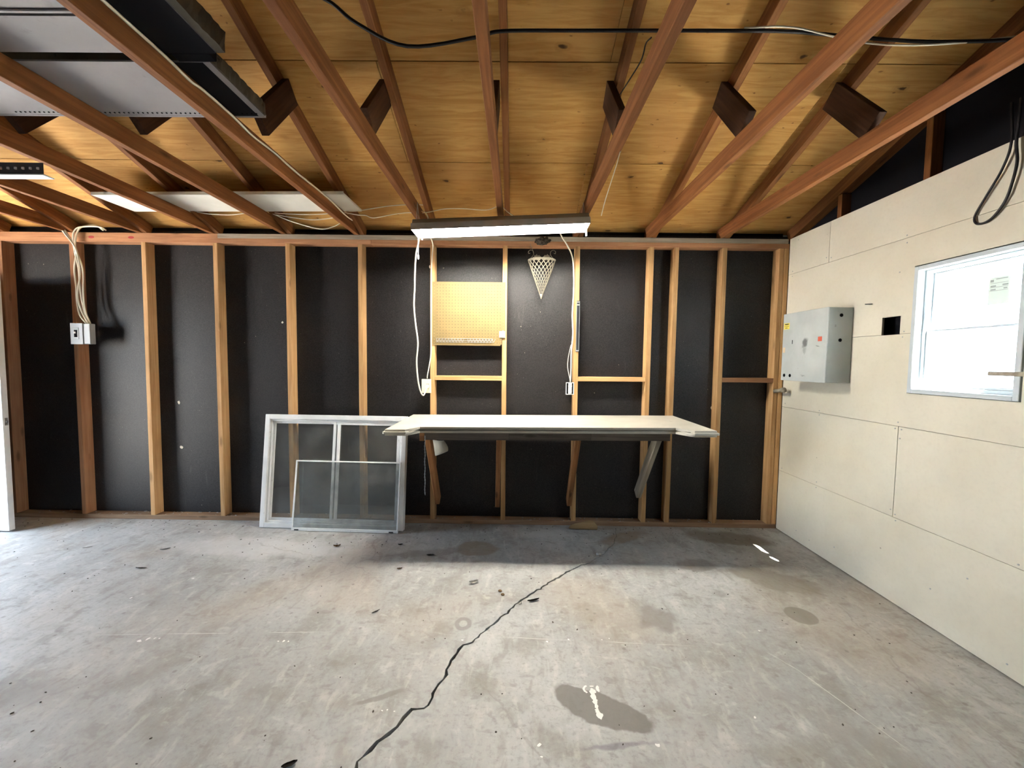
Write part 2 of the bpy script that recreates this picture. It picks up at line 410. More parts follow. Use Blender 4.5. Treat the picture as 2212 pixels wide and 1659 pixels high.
M['ink'] = plain('printed_ink', (.06, .055, .03), .7)
M['ink_pale'] = plain('faded_ink', (.25, .28, .27), .7)
M['soot'] = plain('dust_clump', (.075, .062, .05), .95, .05, var=.5, scale=60)
M['leaf'] = plain('dry_leaf', (.16, .10, .05), .8, .2, var=.3)
M['leaf_dark'] = plain('dark_leaf', (.05, .04, .03), .8, .2, var=.3)
M['flake'] = plain('pale_flake', (.62, .59, .52), .8, .2, var=.1)
M['pebble'] = plain('pale_stone', (.42, .40, .37), .8, .2, var=.2)
M['white_paint'] = plain('spilled_white_paint', (.82, .81, .78), .5, .3)
M['red_mark'] = plain('red_marker', (.40, .05, .05), .7)
M['siding'] = plain('outer_siding', (.45, .44, .42), .8)
M['roofing'] = plain('outer_roofing', (.08, .08, .085), .9)
tube_m = NT('lit_tube'); tube_m.b.inputs['Emission Color'].default_value = TUBE_COLOUR
tube_m.b.inputs['Emission Strength'].default_value = TUBE_STRENGTH; tube_m.b.inputs['Base Color'].default_value = (.9, .9, .88, 1)
M['tube'] = tube_m.m

# ------------------------------------------------------------------ floor (concrete slab split by one long crack)
crack = [(-1.9, YF), (-1.55, -2.3), (-1.30, -1.2), (-1.12, -.4), (-.95, .15), (-.80, .6), (-.66, .95), (-.56, 1.22), (-.534, 1.321), (-.533, 1.344), (-.509, 1.386), (-.493, 1.414), (-.462, 1.451), (-.439, 1.481), (-.425, 1.522),
         (-.404, 1.554), (-.34, 1.582), (-.336, 1.624), (-.313, 1.69), (-.293, 1.751), (-.291, 1.804), (-.269, 1.876), (-.242, 1.931), (-.167, 1.994), (-.137, 2.063), (-.099, 2.101), (-.016, 2.217),
         (.037, 2.297), (.088, 2.355), (.108, 2.379), (.282, 2.568), (.422, 2.702), (.549, 2.789), (.679, 2.931), (.786, 3.087), (.831, 3.196), (.86, 3.32), (.93, 3.56)]
fine_crack = []
for i in range(len(crack)-1):
    a, b = Vector(crack[i]), Vector(crack[i+1]); n = max(1, int((b-a).length/.022)) if a.y > 1.1 else 1
    for k in range(n):
        q = a.lerp(b, k/n)
        if n > 1: q += Vector((random.uniform(-1, 1), random.uniform(-1, 1)))*.0075
        fine_crack.append(q)
fine_crack.append(Vector(crack[-1]))
def cw(y):
    if y > 3.2: return max(0.0006, .0022*(3.5-y)/.3)
    w = .0072 - .0022*max(0, (y-1.3))/1.9
    if 2.76 < y < 3.2: w *= .55
    return w*random.uniform(.40, 1.35)
Lc, Rc = [], []
for i, q in enumerate(fine_crack):
    a = fine_crack[max(i-1, 0)]; b = fine_crack[min(i+1, len(fine_crack)-1)]; d = (b-a).normalized(); nrm = Vector((-d.y, d.x)); w = cw(q.y)
    Lc.append(q + nrm*w); Rc.append(q - nrm*w)
bm = bmesh.new()
bm_prism(bm, [(XL-.10, YF-.1), (Lc[0].x, YF-.1)] + [(q.x, q.y) for q in Lc] + [(XL-.10, 3.56)], 2, -.08, 0)
bm_prism(bm, [(XR+.12, 3.56)] + [(q.x, q.y) for q in reversed(Rc)] + [(Rc[0].x, YF-.1), (XR+.12, YF-.1)], 2, -.08, 0)
bm_box(bm, (XL-.1, YF-.1, -.12), (XR+.12, 3.56, -.079))
bmesh.ops.triangulate(bm, faces=bm.faces[:])
floor = tag(add('floor', bm, M['concrete']), 'grey stained concrete garage floor split by a long crack', 'floor', kind='structure')

# white paint spill and drips on the slab
def blob(bm, x, y, rx, ry, rot=0., z=.0015, n=14, jag=.25):
    vs = []
    for k in range(n):
        a = 2*math.pi*k/n; r = 1+random.uniform(-jag, jag)
        u, v = rx*r*math.cos(a), ry*r*math.sin(a)
        vs.append(bm.verts.new((x+u*math.cos(rot)-v*math.sin(rot), y+u*math.sin(rot)+v*math.cos(rot), z)))
    c = bm.verts.new((x, y, z+.0008))
    for k in range(n): bm.faces.new((vs[k], vs[(k+1) % n], c))
bm = bmesh.new()
for (x, y, rx, ry) in ((.352, 1.665, .013, .017), (.350, 1.640, .012, .02), (.352, 1.612, .011, .016), (.353, 1.59, .008, .015), (.352, 1.567, .009, .012), (.356, 1.545, .014, .017), (.375, 1.68, .008, .016), (.352, 1.692, .010, .004)):
    blob(bm, x, y, rx, ry)
for k in range(9):
    a = 2.2+k*.22; blob(bm, .345+.03*math.cos(a), 1.675+.022*math.sin(a), .005, .004)
add('paint_spill', bm, M['white_paint'], floor)
bm = bmesh.new()
for (x, y, r) in ((.548, 1.423, .010), (.107, 1.418, .008), (.112, 1.372, .005), (-1.86, 1.925, .012), (-1.83, 1.94, .010), (-1.80, 1.946, .007), (-1.775, 1.945, .006), (-1.145, 1.94, .008), (-1.12, 1.94, .006), (-1.17, 1.938, .005), (1.316, 2.081, .006), (.98, 1.55, .007), (.29, 1.99, .006),
                  (-.52, 1.55, .004), (-.50, 1.555, .004), (-.47, 1.548, .004), (-2.24, 2.28, .008), (-2.05, 2.50, .007), (.18, 1.97, .008), (.46, 1.99, .004), (.50, 2.0, .004), (-.25, 1.97, .006)):
    blob(bm, x, y, r, r*.7, random.uniform(0, 3), n=9, jag=.4)
o = add('paint_drip', bm, M['white_paint'], floor); o['kind'] = 'stuff'

tag(sheet('outside_ground', 2, -.30, -.13, -40, 40, -40, 40, plain('outside_concrete', (.50, .48, .45), .8)), 'pale sunlit ground outside the garage', 'ground', kind='structure')
# ------------------------------------------------------------------ back wall
S = .61; X0 = -3.7723; ZT = 2.38
wall_back = tag(box('wall_back', (XL-.1, 3.540, -.02), (XR+.12, 3.560, 2.60), M['siding'], bevel=0), 'back garage wall of bare studs over black sheathing board', 'wall', kind='structure')
for k in range(-2, 10, 2):
    x0 = max(XL-.02, X0+S*(k-1)+.019+.001); x1 = min(XR+.1, X0+S*(k+1)+.019-.001)
    box('sheathing_panel', (x0, 3.5226, 0), (x1, 3.535, 2.50), M['black'], wall_back, bevel=.001)
box('sheathing_panel', (X0+S*9+.02, 3.5226, 0), (XR+.1, 3.535, 2.50), M['black'], wall_back, bevel=.001)
def stud(x, z0=.038, z1=ZT, mat='stud', lean=0.0, twist=0.0):
    return beam('wall_stud', (x-lean/2, 3.4771+twist, z0), (x+lean/2, 3.4771, z1), .038, .089, M[mat], wall_back, upv=(0, -1, 0))
for k in range(-1, 10):
    stud(X0+S*k+.019, lean=[0, 0, .004, -.003, .002, .003, 0, -.004, -.01, .004, 0][k+1], twist=random.uniform(-.003, .003), mat='stud' if k > 0 else 'platewood')
stud(1.333, lean=.008)
stud(2.249); stud(2.208)
stud(XL+.02, mat='platewood')
beam('bottom_plate', (XL, 3.4771, .019), (-1.25, 3.4771, .019), .089, .038, M['sillwood'], wall_back)
beam('bottom_plate', (-1.248, 3.4771, .019), (XR, 3.4771, .019), .089, .038, M['sillwood'], wall_back)
beam('top_plate', (XL, 3.4771, ZT+.019), (-1.22, 3.4771, ZT+.019), .089, .038, M['platewood'], wall_back)
beam('top_plate', (-1.218, 3.4771, ZT+.019), (XR, 3.4771, ZT+.019), .089, .038, M['platewood'], wall_back)
beam('top_plate', (XL, 3.4771, ZT+.057), (-2.511, 3.4771, ZT+.057), .089, .038, M['platewood'], wall_back)
beam('top_plate', (-2.509, 3.4731, ZT+.057), (XR-.012, 3.4731, ZT+.057), .089, .038, M['greywood'], wall_back)
for (a, b, z, mt) in ((X0+S*5+.038, X0+S*6, 1.267, 'stud'), (X0+S*7+.038, X0+S*8, 1.272, 'stud'), (X0+S*9+.038, 2.189, 1.278, 'platewood')):
    beam('blocking', (a, 3.4771, z), (b, 3.4771, z+.002), .089, .038, M[mt], wall_back)
beam('eave_blocking', (XL, 3.53, 2.53), (XR, 3.53, 2.53), .012, .146, M['gable_black'], wall_back)
for x in (-3.578, -3.241):
    bm = bmesh.new(); bmesh.ops.create_uvsphere(bm, u_segments=12, v_segments=6, radius=1, matrix=Matrix.Translation((x, 3.4322, 2.417)) @ Matrix.Diagonal((.026, .0012, .011, 1)))
    add('red_mark', bm, M['red_mark'], wall_back)
# knot plugs and pale scars sitting on the black board
for (x, z) in ((-3.12+.16, 1.02), (-2.95, .62), (-2.03, 1.73), (-.74, 2.22), (1.72, 1.03)):
    bm = bmesh.new(); bmesh.ops.create_icosphere(bm, subdivisions=2, radius=1, matrix=Matrix.Translation((x, 3.522, z)) @ Matrix.Diagonal((random.uniform(.007, .013), .002, random.uniform(.009, .016), 1)))
    for v in bm.verts: v.co += Vector((noise.noise(v.co*60), 0, noise.noise(v.co*70+Vector((3, 1, 2)))))*.006
    add('plaster_scar', bm, M['flake'], wall_back)

# ------------------------------------------------------------------ right wall: gable framing, drywall strips
WIN = (1.826, 2.346, 1.262, 1.978)       # y0,y1,z0,z1
RIDGE_Y, PITCHM = 0.0, .333
def roofz(y): return 2.556 + PITCHM*(YB-abs(y))       # underside of the plywood
bm = bmesh.new()
bm_sheet(bm, 0, XR+.093, XR+.103, YF-.1, 3.56, -.02, 2.46, [(WIN[0], WIN[1], WIN[2], WIN[3])])
bm_prism(bm, [(YF-.1, 2.46), (3.56, 2.46), (3.56, roofz(3.56)), (0, roofz(0)), (YF-.1, roofz(YF-.1))], 0, XR+.093, XR+.103)
wall_right = tag(add('wall_right', bm, M['siding']), 'right garage wall of cream board strips with a small window', 'wall', kind='structure')
sheet('sheathing_panel', 0, XR+.082, XR+.092, YF, 3.52, 0, 2.46, M['gable_black'], wall_right, [(WIN[0]-.01, WIN[1]+.01, WIN[2]-.01, WIN[3]+.01)])
prism('gable_sheathing', [(YF, 2.462), (3.52, 2.462), (3.52, roofz(3.52)-.01), (0, roofz(0)-.01), (YF, roofz(YF)-.01)], 0, XR+.082, XR+.092, M['gable_black'], wall_right)
for j in range(-9, 2):
    y = 2.335+S*j
    beam('gable_stud', (XR+.048, y, 2.455), (XR+.048, y, roofz(y)-.10), .066, .038, M['joist'], wall_right, upv=(0, 1, 0))
    if not (WIN[0]-.04 < y < WIN[1]+.04):
        beam('wall_stud', (XR+.048, y, .04), (XR+.048, y, 2.38), .066, .038, M['stud'], wall_right, upv=(0, 1, 0))
beam('gable_plate', (XR+.048, YF, 2.418), (XR+.048, 3.43, 2.418), .066, .07, M['joist'], wall_right)
SE = .0018
HOLE = (2.416, 2.535, 1.603, 1.712)
wh = (WIN[0]-.006, WIN[1]+.004, WIN[2]-.003, WIN[3]+.006)
for (z0, z1, cuts) in ((0.006, .515, (3.43, .99, -1.45)), (.515, 1.06, (3.43, 2.385, -.05, -2.5)), (1.06, 1.605, (3.43, 1.6, -.8)), (1.605, 2.16, (3.43, 1.6, -.8)), (2.16, 2.455, (3.43, 2.997, .56, -1.9))):
    cuts = list(cuts)+[YF]
    for a, b in zip(cuts, cuts[1:]):
        sheet('drywall_panel', 0, XR, XR+.0125, b+SE, a-SE, z0+SE*.6, z1-SE*.6, M['drywall'], wall_right, [wh, HOLE])
bm = bmesh.new()
for (y, z) in ((3.329, 2.42), (2.409, 2.175), (2.406, 2.132), (3.02, 2.201), (2.975, 2.19), (2.389, 1.618), (2.396, 1.586), (3.008, 1.077), (3.006, 1.045), (2.405, 1.044), (2.365, 1.044), (2.389, 1.084), (2.371, .99), (2.40, .555), (2.37, .535), (2.364, .50), (2.996, .541), (2.998, .498), (3.182, .089), (3.038, .075), (2.799, .133), (2.143, .211), (1.973, .362), (1.78, .533), (1.79, .06), (2.44, 1.97), (1.80, 1.24), (3.38, 2.18), (3.38, 2.14), (3.39, 1.09), (3.39, .54)):
    bmesh.ops.create_cone(bm, cap_ends=True, segments=8, radius1=.0042, radius2=.0035, depth=.003, matrix=Matrix.Translation((XR-.0005, y, z)) @ Matrix.Rotation(math.pi/2, 4, 'Y'))
o = add('screw_head', bm, M['galv'], wall_right); o['kind'] = 'stuff'

# window in the right wall
win = tag(empty('window_1', (XR, 2.086, WIN[2])), 'small white vinyl sash window glowing with daylight in right wall', 'window', kind='structure')
def frame_yz(name, x0, x1, y0, y1, z0, z1, w, mat, par, bevel=.002):
    bm = bmesh.new()
    for lo, hi in (((x0, y0, z0), (x1, y0+w, z1)), ((x0, y1-w, z0), (x1, y1, z1)), ((x0, y0+w, z0), (x1, y1-w, z0+w)), ((x0, y0+w, z1-w), (x1, y1-w, z1))): bm_box(bm, lo, hi, bevel)
    return add(name, bm, mat, par)
frame_yz('window_frame', XR-.006, XR+.106, WIN[0], WIN[1], WIN[2], WIN[3], .024, M['vinyl'], win)
frame_yz('stop', XR+.036, XR+.090, WIN[0]+.0245, WIN[1]-.0245, WIN[2]+.0245, WIN[3]-.0245, .018, M['vinyl'], win)
zm = 1.615
for (z0, z1, xx) in ((zm-.006, WIN[3]-.043, XR+.064), (WIN[2]+.043, zm+.006, XR+.041)):
    s = frame_yz('sash', xx, xx+.022, WIN[0]+.043, WIN[1]-.043, z0, z1, .014, M['vinyl'], win, .003)
    box('pane', (xx+.009, WIN[0]+.056, z0+.013), (xx+.013, WIN[1]-.056, z1-.013), M['glass_clear'], win, 0)
stk = tag(add('energy_sticker', (lambda b: (bm_box(b, (XR+.0715, 1.955, 1.722), (XR+.0725, 2.042, 1.855)), b)[1])(bmesh.new()), M['label_pale']), 'pale paper sticker on the upper window pane', 'sticker')
for i, (a, b, z, t) in enumerate(((1.965, 2.012, 1.845, .004), (2.022, 2.036, 1.838, .012), (1.962, 2.036, 1.826, .002), (2.012, 2.034, 1.812, .007), (1.962, 1.985, 1.814, .007), (1.962, 2.036, 1.806, .002), (2.012, 2.034, 1.795, .006), (1.965, 1.98, 1.797, .006), (1.962, 2.036, 1.789, .002))):
    add('printed_line', (lambda q: (bm_box(q, (XR+.0708, a, z-t/2), (XR+.0714, b, z+t/2)), q)[1])(bmesh.new()), M['ink_pale'], stk)

# ------------------------------------------------------------------ left wall with doorway and front wall with garage opening (outside the picture)
bm = bmesh.new()
bm_sheet(bm, 0, XL-.12, XL, YF-.1, 3.56, -.02, 2.456, [(DOOR[0], DOOR[1], -.03, DOOR[2])])
bm_prism(bm, [(YF-.1, 2.456), (3.56, 2.456), (3.56, roofz(3.56)), (0, roofz(0)), (YF-.1, roofz(YF-.1))], 0, XL-.12, XL)
tag(add('wall_left', bm, M['black']), 'left gable wall with the open side doorway', 'wall', kind='structure')
tag(sheet('wall_front', 1, YF-.12, YF, XL-.12, XR+.14, -.02, 2.60, M['black'], None, []), 'front garage wall of black sheathing board', 'wall', kind='structure')
door = tag(empty('door_1', (-4.44, 3.15, 0)), 'white side door standing open at the left edge', 'door', kind='structure')
box('door_slab', (-4.845, 3.128, .012), (-4.03, 3.168, 2.045), M['door_white'], door, .003)
box('latch_plate', (-4.0302, 3.139, .86), (-4.0285, 3.157, .92), M['chrome'], door, 0)
box('latch_bolt', (-4.0285, 3.142, .882), (-4.017, 3.154, .898), M['chrome'], door, .002)
bm = bmesh.new(); bmesh.ops.create_uvsphere(bm, u_segments=16, v_segments=10, radius=.026, matrix=Matrix.Translation((-4.085, 3.072, .89)))
bmesh.ops.create_cone(bm, cap_ends=True, segments=14, radius1=.012, radius2=.012, depth=.05, matrix=Matrix.Translation((-4.085, 3.105, .89)) @ Matrix.Rotation(math.pi/2, 4, 'X'))
add('door_knob', bm, M['chrome'], door, smooth=True)

# ------------------------------------------------------------------ roof: plywood deck, rafters, ceiling joists, web braces
bm = bmesh.new()
for s in (1, -1):
    bm_prism(bm, [(s*0, roofz(0)+.03), (s*3.75, roofz(3.75)+.03), (s*3.75, roofz(3.75)+.045), (s*0, roofz(0)+.045)], 0, XL-.2, XR+.2)
ceiling = tag(add('ceiling', bm, M['roofing']), 'open gable roof of plywood deck on rafters and ceiling joists', 'ceiling', kind='structure')
SLP = math.atan(PITCHM); CS = math.cos(SLP)
rows = (3.62, 2.822, 2.19, 1.02, 0.0)
for s in (1, -1):
    for ri, (a, b) in enumerate(zip(rows, rows[1:])):
        xs = [XL-.1]; x = -4.94 + (1.22 if ri % 2 else 0) + .535
        while x < XR: xs.append(x); x += 2.44
        xs.append(XR+.12); xs = sorted(set(xs))
        for x0, x1 in zip(xs, xs[1:]):
            if x1-x0 < .02: continue
            L = (a-b)/CS; me_c = Vector(((x0+x1)/2, s*(a+b)/2, roofz((a+b)/2)))
            n = Vector((0, s*math.sin(SLP), math.cos(SLP)))
            c = me_c + n*(.0063 + random.uniform(0, .0012))
            beam('plywood_sheet', c-Vector(((x1-x0)/2-.001, 0, 0)), c+Vector(((x1-x0)/2-.001, 0, 0)), L-.004, .012, M['ply'], ceiling, upv=n, bevel=.001)
JX = -.12; JZ0, JZ1 = 2.456, 2.545
for k in range(-7, 4):
    x = JX + S*k + [0, 0, 0, 0, 0, 0, .0, .0, .0, .0, .0][k+7]
    lift = 0
    beam('ceiling_joist', (x, 3.5, (JZ0+JZ1)/2), (x, YF-.02, (JZ0+JZ1)/2+lift), .038, .089, M['joist'], ceiling)
    for s in (1, -1):
        n = Vector((0, s*math.sin(SLP), math.cos(SLP)))
        a = Vector((x+.045, s*3.50, roofz(3.50))) - n*.046; b = Vector((x+.045, s*.012, roofz(.012))) - n*.046
        beam('rafter', a, b, .038, .089, M['rafter'], ceiling, upv=n)
        y0 = 2.07 if s > 0 else -2.07
        wx = x + (.085 if k <= -2 else 0); p0 = Vector((wx, y0-s*.005, JZ1+.07)); p1 = Vector((wx, y0+s*.205, roofz(y0+.2)-.09))
        d = (p1-p0).normalized(); p1b = p0 + d*((roofz(2.25)-.07-p0.z)/d.z)
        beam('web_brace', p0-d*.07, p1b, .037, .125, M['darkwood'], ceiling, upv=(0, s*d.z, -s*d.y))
for s in (1, -1):
    n = Vector((0, s*math.sin(SLP), math.cos(SLP)))
    a = Vector((XR+.055, s*3.50, roofz(3.50))) - n*.046; b = Vector((XR+.055, s*.012, roofz(.012))) - n*.046
    beam('rafter', a, b, .088, .089, M['rafter'], ceiling, upv=n)
beam('ridge_board', (XL, 0, roofz(0)-.08), (XR, 0, roofz(0)-.08), .019, .14, M['rafter'], ceiling)

# ------------------------------------------------------------------ workbench
bench = tag(empty('workbench', (.24, 3.05, 0)), 'long white-topped workbench on diagonal wooden braces against the studs', 'workbench')
zb = lambda x: .953 + .0085*(x+.876)
poly = [(-.876, 3.431), (1.356, 3.431), (1.356, 2.655), (1.345, 2.645), (1.19, 2.645), (1.165, 2.665), (1.125, 2.79), (-.665, 2.785), (-.70, 2.67), (-.72, 2.645), (-.866, 2.645), (-.876, 2.655)]
bm = bmesh.new(); bm_prism(bm, poly, 2, 0, .042)
bmesh.ops.bevel(bm, geom=[e for e in bm.edges if abs(e.verts[0].co.z-e.verts[1].co.z) < 1e-5], offset=.014, segments=4, affect='EDGES', clamp_overlap=True)
for v in bm.verts: v.co.z += zb(v.co.x)-.042
bmesh.ops.triangulate(bm, faces=[f for f in bm.faces if len(f.verts) > 4])
bt = add('bench_top', bm, M['bench_white'], bench, smooth=True); bt.data.set_sharp_from_angle(angle=math.radians(35))
za = lambda x: zb(x)-.042
def apron(x0, x1, h0=.078):
    bm = bmesh.new(); bm_prism(bm, [(x0, za(x0)-h0), (x1, za(x1)-h0), (x1, za(x1)-.001), (x0, za(x0)-.001)], 1, 2.92, 2.955)
    return add('apron_rail', bm, M['grimy'], bench)
apron(-.655, -.04); apron(-.038, .560); apron(.562, 1.135)
box('end_block', (-.692, 2.915, za(-.67)-.085), (-.657, 3.0, za(-.67)-.001), M['bracewood'], bench, .002)
for x in (-.64, -.09, .45, 1.06):
    box('cross_bearer', (x-.019, 2.956, za(x)-.075), (x+.019, 3.43, za(x)-.004), M['grimy'], bench, .002)
for (x0, x1, zbot, mt, w) in ((-.640, -.645, .22, 'bracewood', .038), (-.112, -.135, .20, 'bracewood', .038), (.470, .472, .22, 'bracewood', .04), (1.062, 1.055, .30, 'greywood', .04)):
    beam('diagonal_brace', (x0, 2.965, za(x0)-.05), (x1, 3.39, zbot), w, .085, M[mt], bench, upv=(0, -1, -.7), bevel=.004)

# ------------------------------------------------------------------ leaning sliding-window unit and the loose sash in front of it
def frame_xz(bm, x0, x1, z0, z1, y0, y1, w, bevel=.002, wb=None):
    wb = wb or w
    for lo, hi in (((x0, y0, z0), (x0+w, y1, z1)), ((x1-w, y0, z0), (x1, y1, z1)), ((x0+w, y0, z0), (x1-w, y1, z0+wb)), ((x0+w, y0, z1-w), (x1-w, y1, z1))): bm_box(bm, lo, hi, bevel)
TILT = math.atan(.118/.94)
def lean(name, loc, rz, tilt=TILT): return empty(name, loc, (-tilt, 0, rz))
lw = tag(lean('sliding_window_unit', (-1.517, 3.268, .004), -.03), 'large white aluminium sliding window unit leaning against the studs', 'window frame')
W2, H2 = .608, .945
def part(name, f, mat, par):
    bm = bmesh.new(); f(bm); return add(name, bm, mat, par, local=True)
part('outer_frame', lambda b: frame_xz(b, -W2, W2, 0, H2, 0, .052, .040, .003), M['white_alu'], lw)
part('inner_track', lambda b: frame_xz(b, -W2+.0405, W2-.0405, .0405, H2-.0405, .014, .046, .016, .002), M['white_alu'], lw)
sl = part('fixed_sash', lambda b: frame_xz(b, -W2+.057, .008, .057, H2-.057, .031, .044, .020, .002), M['white_alu'], lw)
sr = part('sliding_sash', lambda b: frame_xz(b, -.022, W2-.057, .057, H2-.057, .016, .029, .024, .002), M['white_alu'], lw)
part('meeting_rail', lambda b: bm_box(b, (.018, .006, .075), (.045, .0155, H2-.075), .003), M['white_alu'], lw)
part('pane', lambda b: bm_box(b, (-W2+.075, .036, .075), (-.01, .039, H2-.075)), M['glass'], lw)
part('pane', lambda b: bm_box(b, (0, .021, .078), (W2-.078, .024, H2-.078)), M['glass'], lw)
ls = tag(lean('loose_window_sash', (-1.385, 3.222, .003), -.034, math.atan(.092/.56)), 'small thin-framed screen sash leaning on the larger window unit', 'window sash')
part('sash_frame', lambda b: frame_xz(b, -.445, .445, 0, .572, 0, .014, .011, .002, .024), M['white_alu'], ls)
part('pane', lambda b: bm_box(b, (-.438, .006, .02), (.438, .008, .565)), M['glass_dusty'], ls)
for x in (-.40, .39): part('corner_clip', lambda b: bm_box(b, (x-.018, -.003, .003), (x+.018, 0, .013), .001), M['blacksteel'], ls)

# ------------------------------------------------------------------ fluorescent shop light hanging over the bench
FL = empty('shop_light', (-.11, 2.85, 2.315), (0, -.041, -.012))
tag(FL, 'lit fluorescent shop light hanging over the workbench', 'light fixture')
HL = .602
prof = [(-.100, 0), (-.092, .045), (-.055, .058), (-.04, .088), (.04, .088), (.055, .058), (.092, .045), (.100, 0)]
def shell(bm, prof, x0, x1, t):
    inner = [(y*(1-t/.1), z-t*1.0 if z > .02 else z) for y, z in prof]
    ring = prof + inner[::-1]; n = len(ring)
    A = [bm.verts.new((x0, y, z)) for y, z in ring]; B = [bm.verts.new((x1, y, z)) for y, z in ring]
    for i in range(n): bm.faces.new((A[i], A[(i+1) % n], B[(i+1) % n], B[i]))
    m = len(prof)
    for V in (A, B):
        for i in range(m-1): bm.faces.new((V[i], V[i+1], V[n-2-i], V[n-1-i]))
part('housing', lambda b: shell(b, prof, -HL, HL, .0025), M['dust_metal'], FL)
prof_in = [(-.0965, .0005), (-.089, .0405), (-.052, .053), (.052, .053), (.089, .0405), (.0965, .0005)]
part('reflector', lambda b: shell(b, prof_in, -HL+.002, HL-.002, .0012), M['reflector'], FL)
for s in (-1, 1):
    e = part('end_plate', lambda b: bm_prism(b, [(-.095, .001), (-.088, .0405), (-.052, .053), (.052, .053), (.088, .0405), (.095, .001)], 0, s*(HL-.004), s*(HL-.002)), M['reflector'], FL)
    for y in (-.042, .042): part('lamp_holder', lambda b: bm_box(b, (s*(HL-.005)-.008, y-.010, .012), (s*(HL-.005)+.0, y+.010, .052), .002), M['white_plastic'], FL)
for y in (-.042, .042):
    bm = bmesh.new(); bm_tube(bm, [Vector((x, y, .030)) for x in (-HL+.016, HL-.016)], .013, 16); add('fluorescent_tube', bm, M['tube'], FL, local=True, smooth=True)
for x in (-HL+.03, HL-.03):
    for s in (-1, 1):
        bm = bmesh.new(); bm_tube(bm, [Vector((x, s*.05, .06)), Vector((x, s*.02, .15 if x < 0 else .14)), Vector((x, 0, .215 if x < 0 else .17))], .0016, 5); add('hanging_chain', bm, M['galv'], FL, local=True)
bm = bmesh.new(); bm_tube(bm, spline([(-HL+.02, .03, .01), (-HL+.017, .03, -.06), (-HL+.013, .03, -.135)]), .0022, 6); pc = add('pull_chain', bm, M['white_plastic'], FL, local=True)
bm = bmesh.new(); bm_tube(bm, [Vector((-HL+.013, .03, -.13)), Vector((-HL+.012, .03, -.14)), Vector((-HL+.012, .03, -.158)), Vector((-HL+.012, .03, -.165))], [.003, .0075, .0075, .004], 10); add('pull_knob', bm, M['white_plastic'], FL, local=True, smooth=True)
bm = bmesh.new(); bm_tube(bm, [Vector((HL-.01, .03, .01)), Vector((HL-.008, .03, -.045))], .006, 8); add('end_tab', bm, M['white_plastic'], FL, local=True)
bm = bmesh.new(); bm_tube(bm, [Vector((-HL+.04, .06, .0)), Vector((-HL+.036, .064, -.022))], .005, 8); add('end_tab', bm, M['white_plastic'], FL, local=True)

# ------------------------------------------------------------------ power cords and outlets
def cord(name, pts, r, mat, label, cat='cable'):
    return tag(tube(name, pts, r, M[mat]), label, cat)
ct = empty('power_cord', (-.69, 2.9, 2.3)); tag(ct, 'thick white power cord hanging in a loop from light to outlet', 'cord')
tube('cord', [(-.690, 2.93, 2.30), (-.722, 3.02, 2.28), (-.765, 3.12, 2.22), (-.785, 3.17, 2.11), (-.795, 3.2, 1.989), (-.806, 3.22, 1.845), (-.798, 3.24, 1.7), (-.785, 3.26, 1.555), (-.800, 3.28, 1.409), (-.795, 3.30, 1.262), (-.780, 3.32, 1.165), (-.762, 3.34, 1.125), (-.748, 3.36, 1.15), (-.742, 3.385, 1.185), (-.742, 3.40, 1.19)], .0062, M['cable_white'], ct)
bm = bmesh.new(); bm_tube(bm, [Vector((-.742, 3.385, 1.189)), Vector((-.742, 3.395, 1.19)), Vector((-.742, 3.424, 1.19))], [.006, .014, .016], 10); add('plug', bm, M['white_plastic'], ct, smooth=True)
cord('lamp_cable', [(-.655, 2.93, 2.31), (-.672, 3.10, 2.36), (-.690, 3.30, 2.395), (-.697, 3.42, 2.37), (-.705, 3.424, 2.28), (-.712, 3.424, 2.15), (-.714, 3.424, 1.943), (-.714, 3.424, 1.716), (-.714, 3.424, 1.486), (-.730, 3.43, 1.371), (-.747, 3.44, 1.29), (-.750, 3.445, 1.262)], .0048, 'cable_white', 'white cable running down beside the pegboard to the cream outlet')
cord('lamp_cable', [(.30, 2.95, 2.36), (.325, 3.15, 2.42), (.365, 3.34, 2.43), (.425, 3.41, 2.373), (.468, 3.425, 2.279), (.482, 3.428, 2.11), (.482, 3.428, 1.959), (.476, 3.428, 1.807), (.484, 3.428, 1.654), (.474, 3.428, 1.501), (.474, 3.428, 1.346), (.471, 3.43, 1.246)], .0058, 'cable_white', 'white cable bowing from the light down the stud to the open outlet')
cord('bell_wire', [(.478, 3.43, 1.56), (.470, 3.445, 1.55), (.451, 3.45, 1.443), (.449, 3.45, 1.365), (.468, 3.44, 1.268), (.470, 3.435, 1.243)], .0028, 'cable_white', 'thin white wire bowed out just above the open outlet')

def outlet_face(x, z, y, par, mat):
    for dz in (.021, -.021):
        bm = bmesh.new(); bmesh.ops.create_cone(bm, cap_ends=True, segments=16, radius1=.0165, radius2=.0155, depth=.006, matrix=Matrix.Translation((x, y, z+dz)) @ Matrix.Rotation(math.pi/2, 4, 'X'))
        f = add('receptacle', bm, mat, par, smooth=False)
        for dx in (-.006, .006):
            box('slot', (x+dx-.0012, y-.0038, z+dz-.002), (x+dx+.0012, y-.0028, z+dz+.008), M['dark'], par, 0)
ob = tag(empty('wall_outlet', (-.752, 3.45, 1.196)), 'cream outlet box on the stud left of the pegboard', 'outlet')
box('outlet_box', (-.792, 3.436, 1.142), (-.713, 3.50, 1.252), M['cream_plastic'], ob, .002)
box('cover_plate', (-.795, 3.4285, 1.137), (-.7135, 3.436, 1.256), M['cream_plastic'], ob, .003)
outlet_face(-.742, 1.19, 3.4275, ob, M['cream_plastic'])
ob = tag(empty('wall_outlet', (.468, 3.45, 1.19)), 'uncovered outlet with white ring on the stud below the bowed cable', 'outlet')
